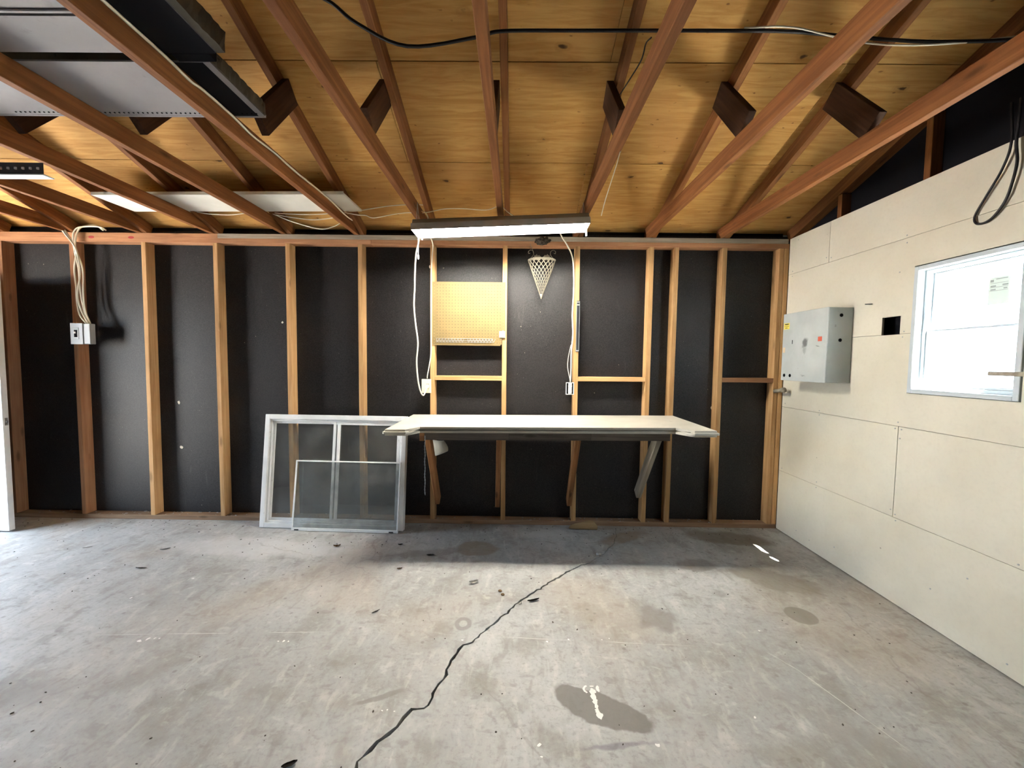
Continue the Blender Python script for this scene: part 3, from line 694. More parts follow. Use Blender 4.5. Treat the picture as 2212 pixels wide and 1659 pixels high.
bm = bmesh.new(); frame_xz(bm, .434, .503, 1.138, 1.243, 3.432, 3.436, .006, .001); add('mounting_ring', bm, M['white_plastic'], ob)
box('back_box', (.4375, 3.436, 1.141), (.4995, 3.49, 1.240), M['dark'], ob, .001)
box('yoke', (.455, 3.430, 1.146), (.485, 3.436, 1.236), M['white_plastic'], ob, .002)
outlet_face(.470, 1.19, 3.4275, ob, M['white_plastic'])

sb = tag(empty('switch_box', (-3.66, 3.43, 1.6)), 'grey metal switch box on the stud below the cable bundle', 'switch box')
box('metal_box', (-3.735, 3.385, 1.518), (-3.575, 3.432, 1.690), M['galv'], sb, .004)
box('cover', (-3.738, 3.379, 1.515), (-3.632, 3.385, 1.692), M['galv'], sb, .002)
box('switch_plate', (-3.712, 3.3765, 1.558), (-3.665, 3.379, 1.655), M['steel_grey'], sb, .001)
box('toggle_slot', (-3.702, 3.3755, 1.575), (-3.676, 3.3768, 1.635), M['dark'], sb, 0)
box('toggle', (-3.694, 3.366, 1.605), (-3.684, 3.3756, 1.62), M['white_plastic'], sb, .001)

# ------------------------------------------------------------------ pegboard, hooks, tag, magnetic strip
def pegboard():
    bm = bmesh.new(); P = .0254; nx, nz = 24, 20; x0, z0 = -.7005, 1.556; yf, yb = 3.4265, 3.4317; R = .0030; V = {}
    def vv(x, z): 
        k = (round(x, 5), round(z, 5))
        if k not in V: V[k] = bm.verts.new((x, yf, z))
        return V[k]
    for i in range(nx):
        for j in range(nz):
            cx, cz = x0+(i+.5)*P, z0+(j+.5)*P
            if cz < 1.608 and cx > -.128: continue
            h = P/2
            outer = [(h, 0), (h, h), (0, h), (-h, h), (-h, 0), (-h, -h), (0, -h), (h, -h)]
            inn = [vv(cx+R*math.cos(k*math.pi/4), cz+R*math.sin(k*math.pi/4)) for k in range(8)]
            out = [vv(cx+a, cz+b) for a, b in outer]
            bk = [bm.verts.new((v.co.x, yb, v.co.z)) for v in inn]
            for k in range(8):
                k2 = (k+1) % 8
                bm.faces.new((inn[k], out[k], out[k2], inn[k2])); bm.faces.new((inn[k], inn[k2], bk[k2], bk[k]))
    # rim strips and edges
    xr = x0+nx*P; zt = z0+nz*P
    for lo, hi in (((x0-.0015, yf, z0-.011), (-.128, yb, z0)), ((x0-.0015, yf, zt), (xr+.0015, yb, zt+.012))): bm_box(bm, lo, hi)
    for lo, hi in (((x0-.0015, yf+.0002, z0), (x0, yb, zt)), ((xr, yf+.0002, 1.61), (xr+.0015, yb, zt))): bm_box(bm, lo, hi)
    return bm
peg = tag(add('pegboard', pegboard(), M['peg']), 'tan pegboard nailed across two studs above the workbench', 'pegboard')
wr = tag(empty('wire_rack', (-.43, 3.42, 1.575)), 'thin wire tool rack along the bottom of the pegboard', 'rack')
for z in (1.572, 1.586, 1.602): tube('rail', [(-.672, 3.4205, z), (-.19, 3.4205, z)], .0013, M['galv'], wr, curve=False)
for i in range(19):
    x = -.668+i*.0262
    if i == 9: continue
    tube('wire_loop', [(x, 3.4215, 1.602), (x+.004, 3.414, 1.592), (x+.013, 3.404, 1.570), (x+.022, 3.412, 1.592), (x+.026, 3.4215, 1.602)], .0012, M['galv'], wr, n=3, seg=5)
tg = tag(empty('door_chime_button', (-.11, 3.42, 1.64)), 'small white plastic switch at the lower right corner of pegboard', 'switch')
box('back_plate', (-.137, 3.418, 1.612), (-.088, 3.4262, 1.668), M['cream_plastic'], tg, .002)
box('button', (-.128, 3.410, 1.622), (-.104, 3.418, 1.660), M['white_plastic'], tg, .002)
bm = bmesh.new(); bmesh.ops.create_cone(bm, cap_ends=True, segments=8, radius1=.004, radius2=.003, depth=.004, matrix=Matrix.Translation((-.106, 3.4245, 1.674)) @ Matrix.Rotation(math.pi/2, 4, 'X')); add('screw', bm, M['galv'], tg)
ms = tag(empty('magnetic_tool_strip', (.523, 3.43, 1.5)), 'narrow black magnetic tool strip screwed to a stud', 'tool strip')
box('bar', (.509, 3.420, 1.503), (.537, 3.4325, 1.929), M['blacksteel'], ms, .002)
for x in (.511, .535): box('edge_rail', (x-.0012, 3.418, 1.51), (x+.0012, 3.4205, 1.925), M['galv'], ms, 0)
for z in (1.918, 1.895, 1.512): box('clip', (.512, 3.4185, z-.005), (.534, 3.4202, z+.005), M['chrome'], ms, .001)

# ------------------------------------------------------------------ lattice wall cone
cone = tag(empty('lattice_wall_cone', (.212, 3.43, 1.94)), 'cream metal lattice wall cone hanging from the top plate', 'wall planter')
CXc, CYc, ZTOP, ZTIP, RX, RY = .212, 3.428, 2.262, 1.945, .112, .085
def cpt(th, s, off=0.):
    r = 1-s
    return Vector((CXc+(RX*r+off)*math.cos(th), CYc-(RY*r+off)*math.sin(th)-.002, ZTOP+(ZTIP-ZTOP)*s))
def ribbon(bm, f, n, w, t=.0016):
    pts = [f(i/n) for i in range(n+1)]; P = []
    for i, (th, s) in enumerate(pts):
        a = cpt(*pts[max(i-1, 0)]); b = cpt(*pts[min(i+1, n)]); d = (b-a).normalized()
        e = 1e-3; nr = (cpt(th+e, s)-cpt(th-e, s)).cross(cpt(th, min(s+e, 1))-cpt(th, s-e)).normalized()
        if nr.y > 0: nr = -nr
        sd = d.cross(nr).normalized(); c = cpt(th, s); ww = w*max(.12, 1-1.05*s)
        P.append([bm.verts.new(c+sd*ww/2), bm.verts.new(c-sd*ww/2), bm.verts.new(c-sd*ww/2+nr*t), bm.verts.new(c+sd*ww/2+nr*t)])
    for A, B in zip(P, P[1:]):
        for k in range(4): bm.faces.new((A[k], A[(k+1) % 4], B[(k+1) % 4], B[k]))
    bm.faces.new(P[0][::-1]); bm.faces.new(P[-1])
bm = bmesh.new(); TW = 2.7
for k in range(-8, 11):
    for sg in (1, -1):
        th0 = k*math.pi/8+.1
        lo, hi = None, None
        ss = [i/60*.93 for i in range(61)]
        ok = [s for s in ss if 0.02 <= th0+sg*TW*s <= math.pi-.02]
        if len(ok) < 4: continue
        a, b = ok[0], ok[-1]
        ribbon(bm, lambda t: (th0+sg*TW*(a+(b-a)*t), a+(b-a)*t), 12, .0072, .0016 if sg > 0 else .0026)
add('lattice', bm, M['lattice'], cone)
bm = bmesh.new(); ribbon(bm, lambda t: (.0+math.pi*t, .012), 24, .014, .004); add('rim_band', bm, M['lattice'], cone)
for th in (0.01, math.pi-.01):
    bm = bmesh.new(); bm_tube(bm, [cpt(th, .0), cpt(th, .5), cpt(th, .99)], [.006, .005, .004], 6); add('side_rod', bm, M['lattice'], cone, smooth=True)
bm = bmesh.new(); bm_tube(bm, [Vector((CXc, CYc-.012, ZTIP+.035)), Vector((CXc, CYc-.008, ZTIP+.005)), Vector((CXc, CYc-.006, ZTIP-.006))], [.014, .007, .003], 8); add('tip', bm, M['lattice'], cone, smooth=True)
leafp = [(0, 0), (.010, .004), (.028, 0), (.024, .012), (.036, .022), (.022, .026), (.020, .040), (.010, .036), (.002, .052), (-.006, .036), (-.020, .042), (-.020, .026), (-.036, .024), (-.024, .012), (-.028, .0), (-.010, .004)]
for s in (-1, 1):
    bm = bmesh.new(); bm_prism(bm, [(CXc+s*.042+s*u, ZTOP-.004+w) for u, w in leafp], 1, CYc-.016, CYc-.012)
    for v in bm.verts: v.co.y -= abs(v.co.x-(CXc+s*.042))*.25
    bmesh.ops.triangulate(bm, faces=[f for f in bm.faces if len(f.verts) > 4]); add('vine_leaf', bm, M['lattice'], cone)
    pts = [(CXc+s*.105, CYc-.01, ZTOP+.002), (CXc+s*.085, CYc-.01, ZTOP+.022), (CXc+s*.070, CYc-.01, ZTOP+.045), (CXc+s*.074, CYc-.01, ZTOP+.070), (CXc+s*.094, CYc-.01, ZTOP+.080), (CXc+s*.112, CYc-.01, ZTOP+.068), (CXc+s*.110, CYc-.01, ZTOP+.052), (CXc+s*.098, CYc-.01, ZTOP+.055)]
    tube('scroll', pts, .0028, M['lattice'], cone, n=5)
tube('hanger_wire', [(CXc-.070, CYc-.008, ZTOP+.045), (CXc-.078, CYc-.004, ZTOP+.085), (CXc-.094, CYc+.0, ZTOP+.118), (CXc-.097, CYc+.0015, ZTOP+.135)], .0018, M['lattice'], cone)
bm = bmesh.new(); bmesh.ops.create_icosphere(bm, subdivisions=4, radius=1)
for v in bm.verts:
    q = v.co.copy(); r = 1+.45*noise.noise(q*2.1)+.25*noise.noise(q*6); v.co = Vector((.218+q.x*r*.058, 3.424+q.y*r*.010, 2.418+q.z*r*.032))
tag(add('dust_nest', bm, M['soot'], smooth=True), 'dark dusty cobweb clump on the top plate above the lattice cone', 'cobweb')

# ------------------------------------------------------------------ electrical panel on the right wall
ep = tag(empty('electrical_panel', (XR, 2.975, 1.295)), 'grey steel electrical panel box on the cream wall near the corner', 'electrical box')
EX, EY0, EY1, EZ0, EZ1 = 2.100, 2.750, 3.200, 1.296, 1.805
box('cabinet', (EX+.004, EY0, EZ0), (XR-.0005, EY1, EZ1), M['steel_grey'], ep, .003)
def cover_mat():
    m = NT('grey_enamel_cover', .42, .4); v = m.coord(); a = m.noise(v, 50, 4); b = m.noise(v, 5, 3)
    c = m.mix(m.rng(b, .3, .7), (.42, .46, .46), (.49, .53, .53))
    c = m.mix(m.math('MULTIPLY', m.rng(a, .64, .72), .3), c, (.28, .3, .3))
    wob = m.n('ShaderNodeTexNoise'); wob.inputs['Scale'].default_value = 22; wob.inputs['Detail'].default_value = 5; m.l(v, wob.inputs['Vector'])
    q0 = m.vadd(v, m.vscale(m.vadd(wob.outputs['Color'], (-.5, -.5, -.5)), .05))
    for (y, z, ry, rz, rot, amt) in ((2.955, 1.575, .030, .042, .6, .75), (2.955, 1.52, .022, .035, 0, .35), (2.825, 1.552, .026, .007, .3, .55), (2.96, 1.335, .03, .006, .2, .4)):
        q = m.mapping(q0, (1e3, ry, rz), (0, y, z), (rot, 0, 0), 'TEXTURE')
        c = m.mix(m.math('MULTIPLY', m.rng(m.length(q), .3, 1.05, 1., 0.), amt), c, (.05, .05, .05))
    return m.out(c, a, .06, .002)
cv = box('cover', (EX-.002, EY0-.002, EZ0-.002), (EX+.004, EY1+.002, EZ1+.002), cover_mat(), ep, .002)
def disc(name, loc, r, axis, mat, par, depth=.0022):
    bm = bmesh.new(); bmesh.ops.create_cone(bm, cap_ends=True, segments=20, radius1=r, radius2=r, depth=depth, matrix=Matrix.Translation(loc) @ Matrix.Rotation(math.pi/2, 4, axis)); return add(name, bm, mat, par)
for y in (3.163, 3.098): disc('knockout', (EX-.0022, y, 1.333), .0125, 'Y', M['dark'], ep)
for z in (1.752, 1.585): disc('knockout', (2.187, EY0-.0002, z), .0115, 'X', M['dark'], ep)
for z in (1.684, 1.676): box('stamp_mark', (2.146, EY0-.001, z), (2.156, EY0, z+.002), M['ink'], ep, 0)
box('key_slot', (EX-.003, 3.086, 1.573), (EX-.0019, 3.092, 1.602), M['dark'], ep, 0)
yl = box('caution_label', (EX-.003, 3.128, 1.688), (EX-.002, 3.192, 1.735), M['label_yellow'], ep, 0)
for (a, b, z, t) in ((3.138, 3.180, 1.726, .008), (3.136, 3.184, 1.710, .003), (3.150, 3.176, 1.698, .004)): box('printed_line', (EX-.0034, a, z-t/2), (EX-.003, b, z+t/2), M['ink'], yl, 0)
box('red_label', (EX-.003, 2.793, 1.580), (EX-.002, 2.830, 1.612), M['label_red'], ep, 0)
box('peach_label', (EX-.003, 3.166, 1.508), (EX-.002, 3.192, 1.548), M['label_peach'], ep, 0)
# recess behind the square cut-out
nail = tag(tube('bent_nail', [(XR+.004, 2.66, 1.812), (XR-.012, 2.652, 1.812), (XR-.016, 2.62, 1.808), (XR-.016, 2.595, 1.805)], .0025, M['blacksteel']), 'small dark bent nail in the cream wall above the square hole', 'nail')
kn = tag(empty('dowel_knob', (2.24, 3.38, 1.2)), 'round wooden knob on the corner stud under the electrical panel', 'knob')
bm = bmesh.new(); bm_tube(bm, [Vector((2.205, 3.432, 1.19)), Vector((2.205, 3.40, 1.195)), Vector((2.206, 3.345, 1.205))], [.016, .015, .015], 12); add('peg', bm, M['greywood'], kn, smooth=True)
bm = bmesh.new(); bm_tube(bm, [Vector((2.206, 3.345, 1.205)), Vector((2.207, 3.338, 1.206)), Vector((2.207, 3.318, 1.208)), Vector((2.207, 3.312, 1.209))], [.016, .022, .022, .016], 12); add('knob_head', bm, M['greywood'], kn, smooth=True)
shf = tag(empty('wall_shelf', (2.2, 1.7, 1.385)), 'small grey wooden shelf on the wall beside the window', 'shelf')
box('shelf_board', (2.088, 1.52, 1.379), (2.268, 1.802, 1.397), M['greywood'], shf, .002)
box('bracket', (2.222, 1.74, 1.345), (2.268, 1.778, 1.3785), M['bracewood'], shf, .002)

# ------------------------------------------------------------------ cables in the roof
cord('joist_cable', [(-1.3165, 1.05, 2.548), (-1.3165, 1.351, 2.540), (-1.3165, 1.437, 2.538), (-1.3165, 1.566, 2.534), (-1.3165, 1.673, 2.524), (-1.3165, 1.745, 2.532), (-1.3165, 1.911, 2.53), (-1.3165, 2.057, 2.518), (-1.3165, 2.23, 2.527), (-1.3165, 2.46, 2.524), (-1.3165, 2.745, 2.533), (-1.3165, 2.95, 2.532), (-1.3165, 3.10, 2.522), (-1.3155, 3.20, 2.520), (-1.305, 3.28, 2.52)], .0055, 'cable_white', 'white cable stapled along a ceiling joist beside the stored panels')
tag(tube('roof_wire', [(-1.30, 3.14, 2.545), (-1.224, 3.12, 2.538), (-1.111, 3.12, 2.556), (-.953, 3.12, 2.580), (-.80, 3.12, 2.590), (-.70, 3.12, 2.588)], .003, M['cable_white']), 'upper thin white wire crossing the roof bay beside the white board', 'cable')
tag(tube('roof_wire', [(-1.30, 3.10, 2.520), (-1.202, 3.1, 2.503), (-1.139, 3.1, 2.500), (-1.077, 3.1, 2.482), (-.93, 3.1, 2.510), (-.82, 3.1, 2.523), (-.752, 3.08, 2.51)], .003, M['cable_white']), 'lower kinked white wire reaching toward the left end of the light', 'cable')
tag(tube('roof_wire', [(-.708, 3.06, 2.52), (-.674, 3.02, 2.5), (-.644, 2.98, 2.454), (-.625, 2.90, 2.398)], .003, M['cable_white']), 'short white wire curling down into the left end of the light', 'cable')
tag(tube('roof_wire', [(-.700, 3.05, 2.505), (-.647, 3.05, 2.512), (-.537, 3.05, 2.535), (-.4, 3.05, 2.538), (-.229, 3.05, 2.530), (-.145, 3.05, 2.556), (-.109, 3.05, 2.552), (-.06, 3.02, 2.50), (.029, 2.95, 2.425)], .003, M['cable_white']), 'white wire arching over the middle of the light', 'cable')
for i, (pts, lb) in enumerate((([(-1.935, 3.2, 2.552), (-1.79, 3.2, 2.541), (-1.573, 3.2, 2.538), (-1.362, 3.2, 2.556)], 'top white wire strung under the white board'),
                               ([(-1.928, 3.212, 2.545), (-1.755, 3.212, 2.518), (-1.574, 3.212, 2.502), (-1.362, 3.212, 2.53)], 'middle white wire sagging under the white board'),
                               ([(-1.921, 3.2, 2.548), (-1.755, 3.2, 2.483), (-1.539, 3.2, 2.428), (-1.43, 3.2, 2.447), (-1.362, 3.2, 2.482)], 'lowest white wire sagging deep under the white board'))):
    tag(tube('slack_wire', pts, .0034, M['cable_white']), lb, 'cable')
tag(tube('slack_wire', [(-2.75, 3.2, 2.555), (-2.62, 3.2, 2.535), (-2.53, 3.2, 2.552), (-2.40, 3.2, 2.535), (-2.22, 3.2, 2.53), (-2.05, 3.2, 2.555)], .0036, M['cable_white']), 'white wire below the left end of the white board', 'cable')
bund = tag(empty('cable_bundle', (-3.65, 3.4, 1.69)), 'bundle of white cables running down the stud to the switch box', 'cable bundle')
for pts in ([(-4.60, 3.40, 2.72), (-4.294, 3.40, 2.687), (-4.14, 3.40, 2.662), (-3.968, 3.40, 2.619), (-3.818, 3.40, 2.526), (-3.745, 3.40, 2.432), (-3.698, 3.40, 2.357), (-3.683, 3.405, 2.281), (-3.712, 3.412, 2.15), (-3.708, 3.415, 1.996), (-3.706, 3.415, 1.88), (-3.684, 3.412, 1.764), (-3.630, 3.41, 1.692)],
            [(-3.457, 3.44, 2.475), (-3.50, 3.425, 2.500), (-3.637, 3.405, 2.49), (-3.686, 3.40, 2.452), (-3.697, 3.40, 2.395), (-3.694, 3.405, 2.281), (-3.681, 3.415, 2.15), (-3.674, 3.415, 1.958), (-3.65, 3.415, 1.804), (-3.612, 3.41, 1.692)],
            [(-3.481, 3.44, 2.475), (-3.53, 3.425, 2.510), (-3.626, 3.41, 2.494), (-3.663, 3.405, 2.452), (-3.678, 3.40, 2.376), (-3.683, 3.405, 2.303), (-3.645, 3.415, 2.15), (-3.650, 3.415, 1.958), (-3.640, 3.415, 1.804), (-3.596, 3.41, 1.692)],
            [(-4.62, 3.39, 2.70), (-4.30, 3.39, 2.66), (-4.05, 3.395, 2.63), (-3.86, 3.395, 2.55), (-3.75, 3.395, 2.42), (-3.69, 3.395, 2.34), (-3.668, 3.402, 2.26), (-3.665, 3.410, 2.1), (-3.690, 3.405, 1.93), (-3.665, 3.408, 1.80), (-3.605, 3.402, 1.692)]):
    tube('cable', pts, .0062, M['cable_white'], bund)
bl = [(-1.35, 1.9, 3.06), (-1.05, 1.8, 3.02), (-.822, 1.8, 2.941), (-.694, 1.8, 2.848), (-.477, 1.8, 2.755), (-.18, 1.8, 2.794), (-.072, 1.8, 2.819), (.25, 1.8, 2.823), (.586, 1.8, 2.825), (.85, 1.8, 2.826), (1.133, 1.8, 2.825), (1.358, 1.8, 2.809), (1.72, 1.8, 2.787), (2.107, 1.8, 2.799), (2.30, 1.8, 2.83)]
cord('overhead_cable', bl, .0075, 'cable_black', 'thick black cable strung across the rafters overhead')
cord('overhead_wire', [(.95, 1.795, 2.8335), (1.15, 1.788, 2.832), (1.40, 1.80, 2.790), (1.60, 1.80, 2.772), (1.85, 1.80, 2.782), (2.107, 1.8, 2.812), (2.31, 1.8, 2.845)], .004, 'cable_white', 'thin pale wire strung beside the black cable near the gable')
cord('hanging_string', [(.514, 1.741, 2.535), (.514, 1.82, 2.53), (.513, 1.922, 2.52), (.513, 2.036, 2.50), (.511, 2.07, 2.465), (.499, 2.04, 2.44), (.482, 2.02, 2.38), (.452, 2.0, 2.287), (.424, 2.0, 2.193), (.408, 2.0, 2.125)], .0022, 'cable_white', 'thin white string dangling from a ceiling joist right of the light', 'string')
cord('rafter_wire', [(.53, 1.70, 2.72), (.535, 1.788, 2.762), (.535, 1.849, 2.739), (.53, 2.032, 2.772), (.52, 2.20, 2.80)], .003, 'cable_black', 'thin dark wire looping beside a rafter brace')
cord('cable_loop', [(2.245, 1.925, 2.62), (2.245, 1.914, 2.438), (2.25, 1.946, 2.335), (2.255, 2.005, 2.24), (2.258, 2.052, 2.162), (2.258, 2.045, 2.122), (2.258, 2.012, 2.112), (2.257, 1.972, 2.128), (2.255, 1.93, 2.18), (2.25, 1.905, 2.245), (2.247, 1.888, 2.34), (2.245, 1.895, 2.436), (2.245, 1.89, 2.62)], .0055, 'cable_black', 'black cable hanging in a loop above the window')

# ------------------------------------------------------------------ stored boards lying on the joists
wb = empty('white_board', (-2.09, 3.02, 2.5465), (0, 0, -.028)); tag(wb, 'long white board lying flat on the ceiling joists', 'board')
part('board_face', lambda b: bm_box(b, (-.90, -.155, 0), (.90, .155, .016), .002), M['white_board'], wb)
part('edge_strip', lambda b: bm_box(b, (-.90, -.163, -.0005), (.90, -.1555, .022), .001), M['white_board'], wb)
sd = tag(empty('stored_panel_door', (-2.1, 1.35, 2.5465)), 'grey panelled door lying across the joists overhead', 'stored door')
bm = bmesh.new(); X1, Xa = -1.095, -3.15; Y0a, Y1a = .72, 1.560
bm_sheet(bm, 2, 2.5468, 2.560, Xa, X1-.031, Y0a, Y1a, [(Xa+.16, X1-.30, Y0a+.14, Y1a-.16)])
add('door_frame', bm, M['panelgrey'], sd)
box('recessed_panel', (Xa+.155, Y0a+.135, 2.557), (X1-.295, Y1a-.155, 2.568), M['panelgrey'], sd, .001)
bm = bmesh.new(); frame_pts = (Xa+.165, X1-.305, Y0a+.145, Y1a-.165)
for lo, hi in (((frame_pts[0], frame_pts[2], 2.5495), (frame_pts[1], frame_pts[2]+.012, 2.557)), ((frame_pts[0], frame_pts[3]-.012, 2.5495), (frame_pts[1], frame_pts[3], 2.557)), ((frame_pts[0], frame_pts[2]+.012, 2.5495), (frame_pts[0]+.012, frame_pts[3]-.012, 2.557)), ((frame_pts[1]-.012, frame_pts[2]+.012, 2.5495), (frame_pts[1], frame_pts[3]-.012, 2.557))): bm_box(bm, lo, hi, .002)
add('moulding', bm, M['panelgrey'], sd)
def rough_edge(name, x, y0, y1, z0, z1, par, n=46):
    bm = bmesh.new(); rings = []
    for i in range(n+1):
        y = y0+(y1-y0)*i/n; j = [random.uniform(-.003, .003) for _ in range(4)]
        rings.append([bm.verts.new((x-.03, y, z0)), bm.verts.new((x+j[0], y, z0+abs(j[1])*.4)), bm.verts.new((x+j[2], y, (z0+z1)/2)), bm.verts.new((x+j[3], y, z1+j[1]*.6)), bm.verts.new((x-.03, y, z1))])
    for A, B in zip(rings, rings[1:]):
        for k in range(5): bm.faces.new((A[k], A[(k+1) % 5], B[(k+1) % 5], B[k]))
    bm.faces.new(rings[0]); bm.faces.new(rings[-1][::-1])
    return add(name, bm, M['roughedge'], par)
box('core', (Xa, Y0a, 2.5685), (X1-.03, Y1a, 2.615), M['roughedge'], sd, .001)
rough_edge('end_edge', X1+.004, Y0a, Y1a, 2.548, 2.622, sd)
box('joist_shade_strip', (-1.335, Y0a, 2.5462), (X1-.03, Y1a, 2.5468), M['gable_black'], sd, 0)  # thin black strip painting the joist's shadow onto the door's underside
sp = tag(empty('stored_flat_panel', (-2.1, 1.79, 2.5465)), 'plain grey panel lying on the joists behind the panelled door', 'stored panel')
box('face_sheet', (-3.05, 1.605, 2.5465), (-1.185, 1.945, 2.554), M['panelgrey'], sp, .001)
box('core', (-3.05, 1.608, 2.5545), (-1.21, 1.942, 2.598), M['roughedge'], sp, .001)
rough_edge('end_edge', -1.178, 1.606, 1.944, 2.548, 2.604, sp, 22)
box('joist_shade_strip', (-1.335, 1.606, 2.5459), (-1.212, 1.944, 2.5464), M['gable_black'], sp, 0)  # same joist shade as a black strip under the flat panel
box('lip', (-3.05, 1.945, 2.5455), (-1.185, 1.958, 2.560), M['panelgrey'], sp, .001)
bm = bmesh.new()
for i in range(52):
    bmesh.ops.create_cone(bm, cap_ends=True, segments=6, radius1=.004, radius2=.003, depth=.003, matrix=Matrix.Translation((-1.21-i*.022, 1.925, 2.5455)))
o = add('rivet', bm, M['dark'], sp); o['kind'] = 'stuff'
tag(box('spacer_block', (-1.30, 1.562, 2.5465), (-1.155, 1.604, 2.60), M['gable_black'], None, .002), 'black block wedged between the two stored panels', 'block')

# ------------------------------------------------------------------ perforated angle iron hanging at the left
an = tag(empty('perforated_angle', (-2.6, 2.0, 2.29)), 'black perforated steel angle hanging below the joists at left edge', 'angle iron')
holes = [(-3.25+i*.0365, -3.25+i*.0365+.014, 2.318, 2.332) for i in range(26)]
bm = bmesh.new(); bm_sheet(bm, 1, 2.0, 2.004, -3.3, -2.307, 2.300, 2.352, holes); add('web_flange', bm, M['blacksteel'], an)
box('foot_flange', (-3.3, 2.0, 2.294), (-2.307, 2.05, 2.2995), M['white_alu'], an, .001)
bm = bmesh.new()
for h in holes: bm_box(bm, (h[0]+.002, 1.997, h[2]+.002), (h[1]-.002, 2.003, h[3]-.002))
o = add('bolt_head', bm, M['chrome'], an); o['kind'] = 'stuff'
beam('hanger_strap', (-3.19, 2.006, 2.345), (-3.19, 2.006, 2.50), .03, .003, M['blacksteel'], an, upv=(0, 1, 0))
beam('hanger_strap', (-2.58, 2.0065, 2.345), (-2.58, 2.0065, 2.47), .03, .003, M['blacksteel'], an, upv=(0, 1, 0))

# ------------------------------------------------------------------ things under the bench and on the floor
bm = bmesh.new(); G = []
for j in range(7):
    row = []
    for i in range(7):
        u, v = i/6, j/6
        x = (-.69+u*.105)*(1-v)+(-.675+u*.128)*v*0 + ((-.69+.0*u)+u*.145)*v*1.0 if False else -.69 + u*(.105+.04*math.sin(v*math.pi*.6))
        z = .752-v*.145*(1-.42*u); y = 3.36-.05*math.sin(u*2.2)-.02*v
        row.append(bm.verts.new((x, y, z)))
    G.append(row)
for j in range(6):
    for i in range(6): bm.faces.new((G[j][i], G[j][i+1], G[j+1][i+1], G[j+1][i]))
bmesh.ops.solidify(bm, geom=bm.faces[:], thickness=.0008)
tag(add('curled_paper', bm, M['paper'], smooth=True), 'curled cream paper tucked behind the left bench brace', 'paper')
ch = tag(empty('bead_chain', (-.648, 2.905, .42)), 'thin metal chain dangling from the left end of the bench', 'chain')
for i in range(38):
    z = .86-i*.0115; bm = bmesh.new(); rt_ = Matrix.Translation((-.650+.0015*math.sin(i*.7), 2.908, z)) @ Matrix.Rotation(math.pi/2*(i % 2), 4, 'Z') @ Matrix.Rotation(math.pi/2, 4, 'X') @ Matrix.Diagonal((.6, 1.25, 1, 1))
    bm_tube(bm, [rt_ @ Vector((.0055*math.cos(a*math.pi/4), .0055*math.sin(a*math.pi/4), 0)) for a in range(9)], .0012, 4, False)
    add('chain_link', bm, M['galv'], ch)
scrap = tag(prism('wood_scrap', [(.470, 3.345), (.712, 3.338), (.715, 3.36), (.690, 3.420), (.655, 3.425), (.60, 3.405), (.53, 3.385), (.485, 3.365)], 2, .001, .026, M['chipwood'], bevel=.004), 'wedge-shaped broken wood scrap on the floor below the bench', 'wood scrap')
scrap.data.transform(Matrix.Translation((.59, 3.345, .004)) @ Matrix.Rotation(.42, 4, 'X') @ Matrix.Translation((-.59, -3.345, 0)))

def debris_leaf(name, x, y, L, W, rot, curl, mat, label, cat):
    bm = bmesh.new(); n = 8; T = []
    for i in range(n+1):
        t = i/n; w = W*math.sin(math.pi*min(max(t, .04), .97))**.7*random.uniform(.75, 1.1)
        row = []
        for s in (-1, 0, 1):
            u, v = (t-.5)*L, s*w/2; z = .002+curl*(abs(s)*.6+(t-.5)**2*2.5)*random.uniform(.8, 1.2)
            row.append(bm.verts.new((x+u*math.cos(rot)-v*math.sin(rot), y+u*math.sin(rot)+v*math.cos(rot), z)))
        T.append(row)
    for A, B in zip(T, T[1:]):
        for k in range(2): bm.faces.new((A[k], A[k+1], B[k+1], B[k]))
    bmesh.ops.solidify(bm, geom=bm.faces[:], thickness=.001)
    return tag(add(name, bm, M[mat], smooth=True), label, cat, 'litter on the floor')
debris_leaf('dry_leaf', -1.33, 2.969, .05, .035, .3, .012, 'leaf', 'brown crumpled leaf on the floor in front of the leaning window', 'leaf')
debris_leaf('dry_leaf', -.86, 3.008, .035, .022, .2, .010, 'leaf_dark', 'dark curled leaf on the floor below the left bench corner', 'leaf')
debris_leaf('dry_leaf', -.598, 2.854, .055, .030, .1, .006, 'leaf_dark', 'flat dark leaf lying in the bench shadow at left', 'leaf')
debris_leaf('dry_leaf', .125, 2.315, .075, .018, .35, .010, 'leaf_dark', 'narrow dark leaf lying across the floor crack', 'leaf')
debris_leaf('dry_leaf', -.769, 1.323, .05, .025, .5, .008, 'leaf_dark', 'dark leaf at the bottom edge of the floor left of the crack', 'leaf')
debris_leaf('dry_leaf', -2.563, 2.884, .06, .016, .5, .006, 'leaf_dark', 'thin grey leaf on the pale floor by the third stud', 'leaf')
debris_leaf('dry_leaf', -2.49, 2.613, .07, .014, .05, .005, 'leaf_dark', 'long thin dark leaf on the open floor at left', 'leaf')
debris_leaf('bark_chip', -.765, 2.655, .035, .018, .3, .008, 'leaf', 'small brown bark chip beyond the bench shadow edge', 'bark chip')
debris_leaf('paint_flake', -.245, 2.495, .06, .035, .4, .016, 'flake', 'peeling pale paint flake on the lit floor under the bench front', 'paint flake')
debris_leaf('paint_flake', .045, 2.285, .030, .022, 1.1, .008, 'flake', 'cream paint flake sitting on the edge of the crack', 'paint flake')
debris_leaf('paint_flake', .64, 3.39, .03, .02, .1, .004, 'flake', 'tiny pale flake beside the wood scrap', 'paint flake')
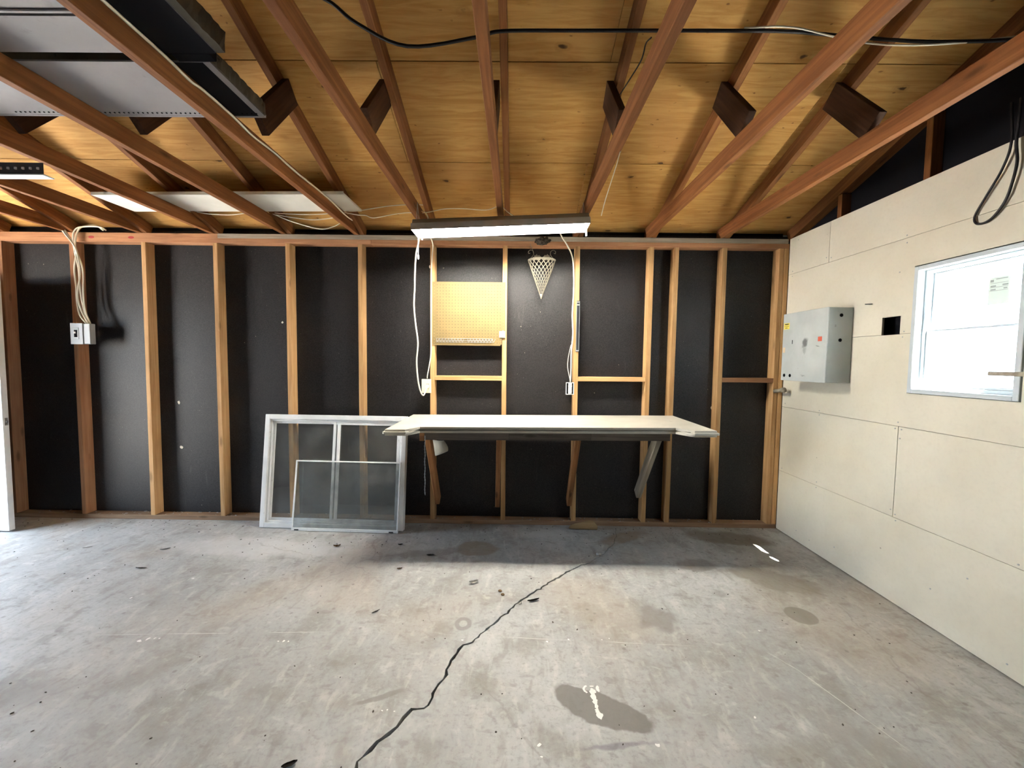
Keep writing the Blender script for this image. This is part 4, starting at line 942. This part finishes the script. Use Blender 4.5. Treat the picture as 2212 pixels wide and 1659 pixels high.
debris_leaf('wood_splinter', -3.15, 2.894, .055, .008, .6, .003, 'leaf_dark', 'short dark splinter on the bright floor near the open door', 'splinter')
debris_leaf('wood_splinter', -.766, 2.188, .05, .010, .8, .004, 'leaf_dark', 'grey splinter on the floor left of the ring stain', 'splinter')
def stone(x, y, r, mat, label):
    bm = bmesh.new(); bmesh.ops.create_icosphere(bm, subdivisions=2, radius=1)
    for v in bm.verts: q = v.co.copy(); v.co = Vector((x+q.x*r*1.2*(1+.3*noise.noise(q*1.5+Vector((x*9, y*7, 0)))), y+q.y*r, r*.6+q.z*r*.6))
    tag(add('pebble', bm, M[mat], smooth=True), label, 'pebble', 'litter on the floor')
stone(.63, 2.894, .016, 'pebble', 'grey stone chip beside the crack in the bench shadow')
stone(-.076, 2.409, .010, 'leaf', 'upper of two small brown pebbles left of the crack')
stone(-.058, 2.37, .010, 'leaf', 'lower of two small brown pebbles left of the crack')
bm = bmesh.new()
for i in range(420):
    x = random.uniform(-4.2, 2.2); y = random.uniform(1.2, 3.41)
    if random.random() < .4: y = 3.42-abs(random.gauss(0, .12))
    if y > 3.18 and -2.2 < x < -.85: y -= .3
    r = random.uniform(.0012, .0042); m4 = Matrix.Translation((x, y, r*.3)) @ Matrix.Rotation(random.uniform(0, 6), 4, 'Z') @ Matrix.Diagonal((r*random.uniform(.8, 2.2), r, r*.6, 1))
    bmesh.ops.create_icosphere(bm, subdivisions=1, radius=1, matrix=m4)
tag(add('floor_grit', bm, M['leaf_dark']), 'fine dark grit scattered over the concrete floor', 'grit', kind='stuff')
bm = bmesh.new()
for i in range(160):
    x = random.uniform(-4.2, 2.2); y = random.uniform(3.438, 3.515); r = random.uniform(.002, .006)
    bmesh.ops.create_icosphere(bm, subdivisions=1, radius=1, matrix=Matrix.Translation((x, y, .038+r*.4)) @ Matrix.Rotation(random.uniform(0, 6), 4, 'Z') @ Matrix.Diagonal((r*random.uniform(1, 3), r, r*.6, 1)))
tag(add('plate_crumbs', bm, M['pebble']), 'dusty crumbs lying on the bottom plate between studs', 'crumbs', kind='stuff')
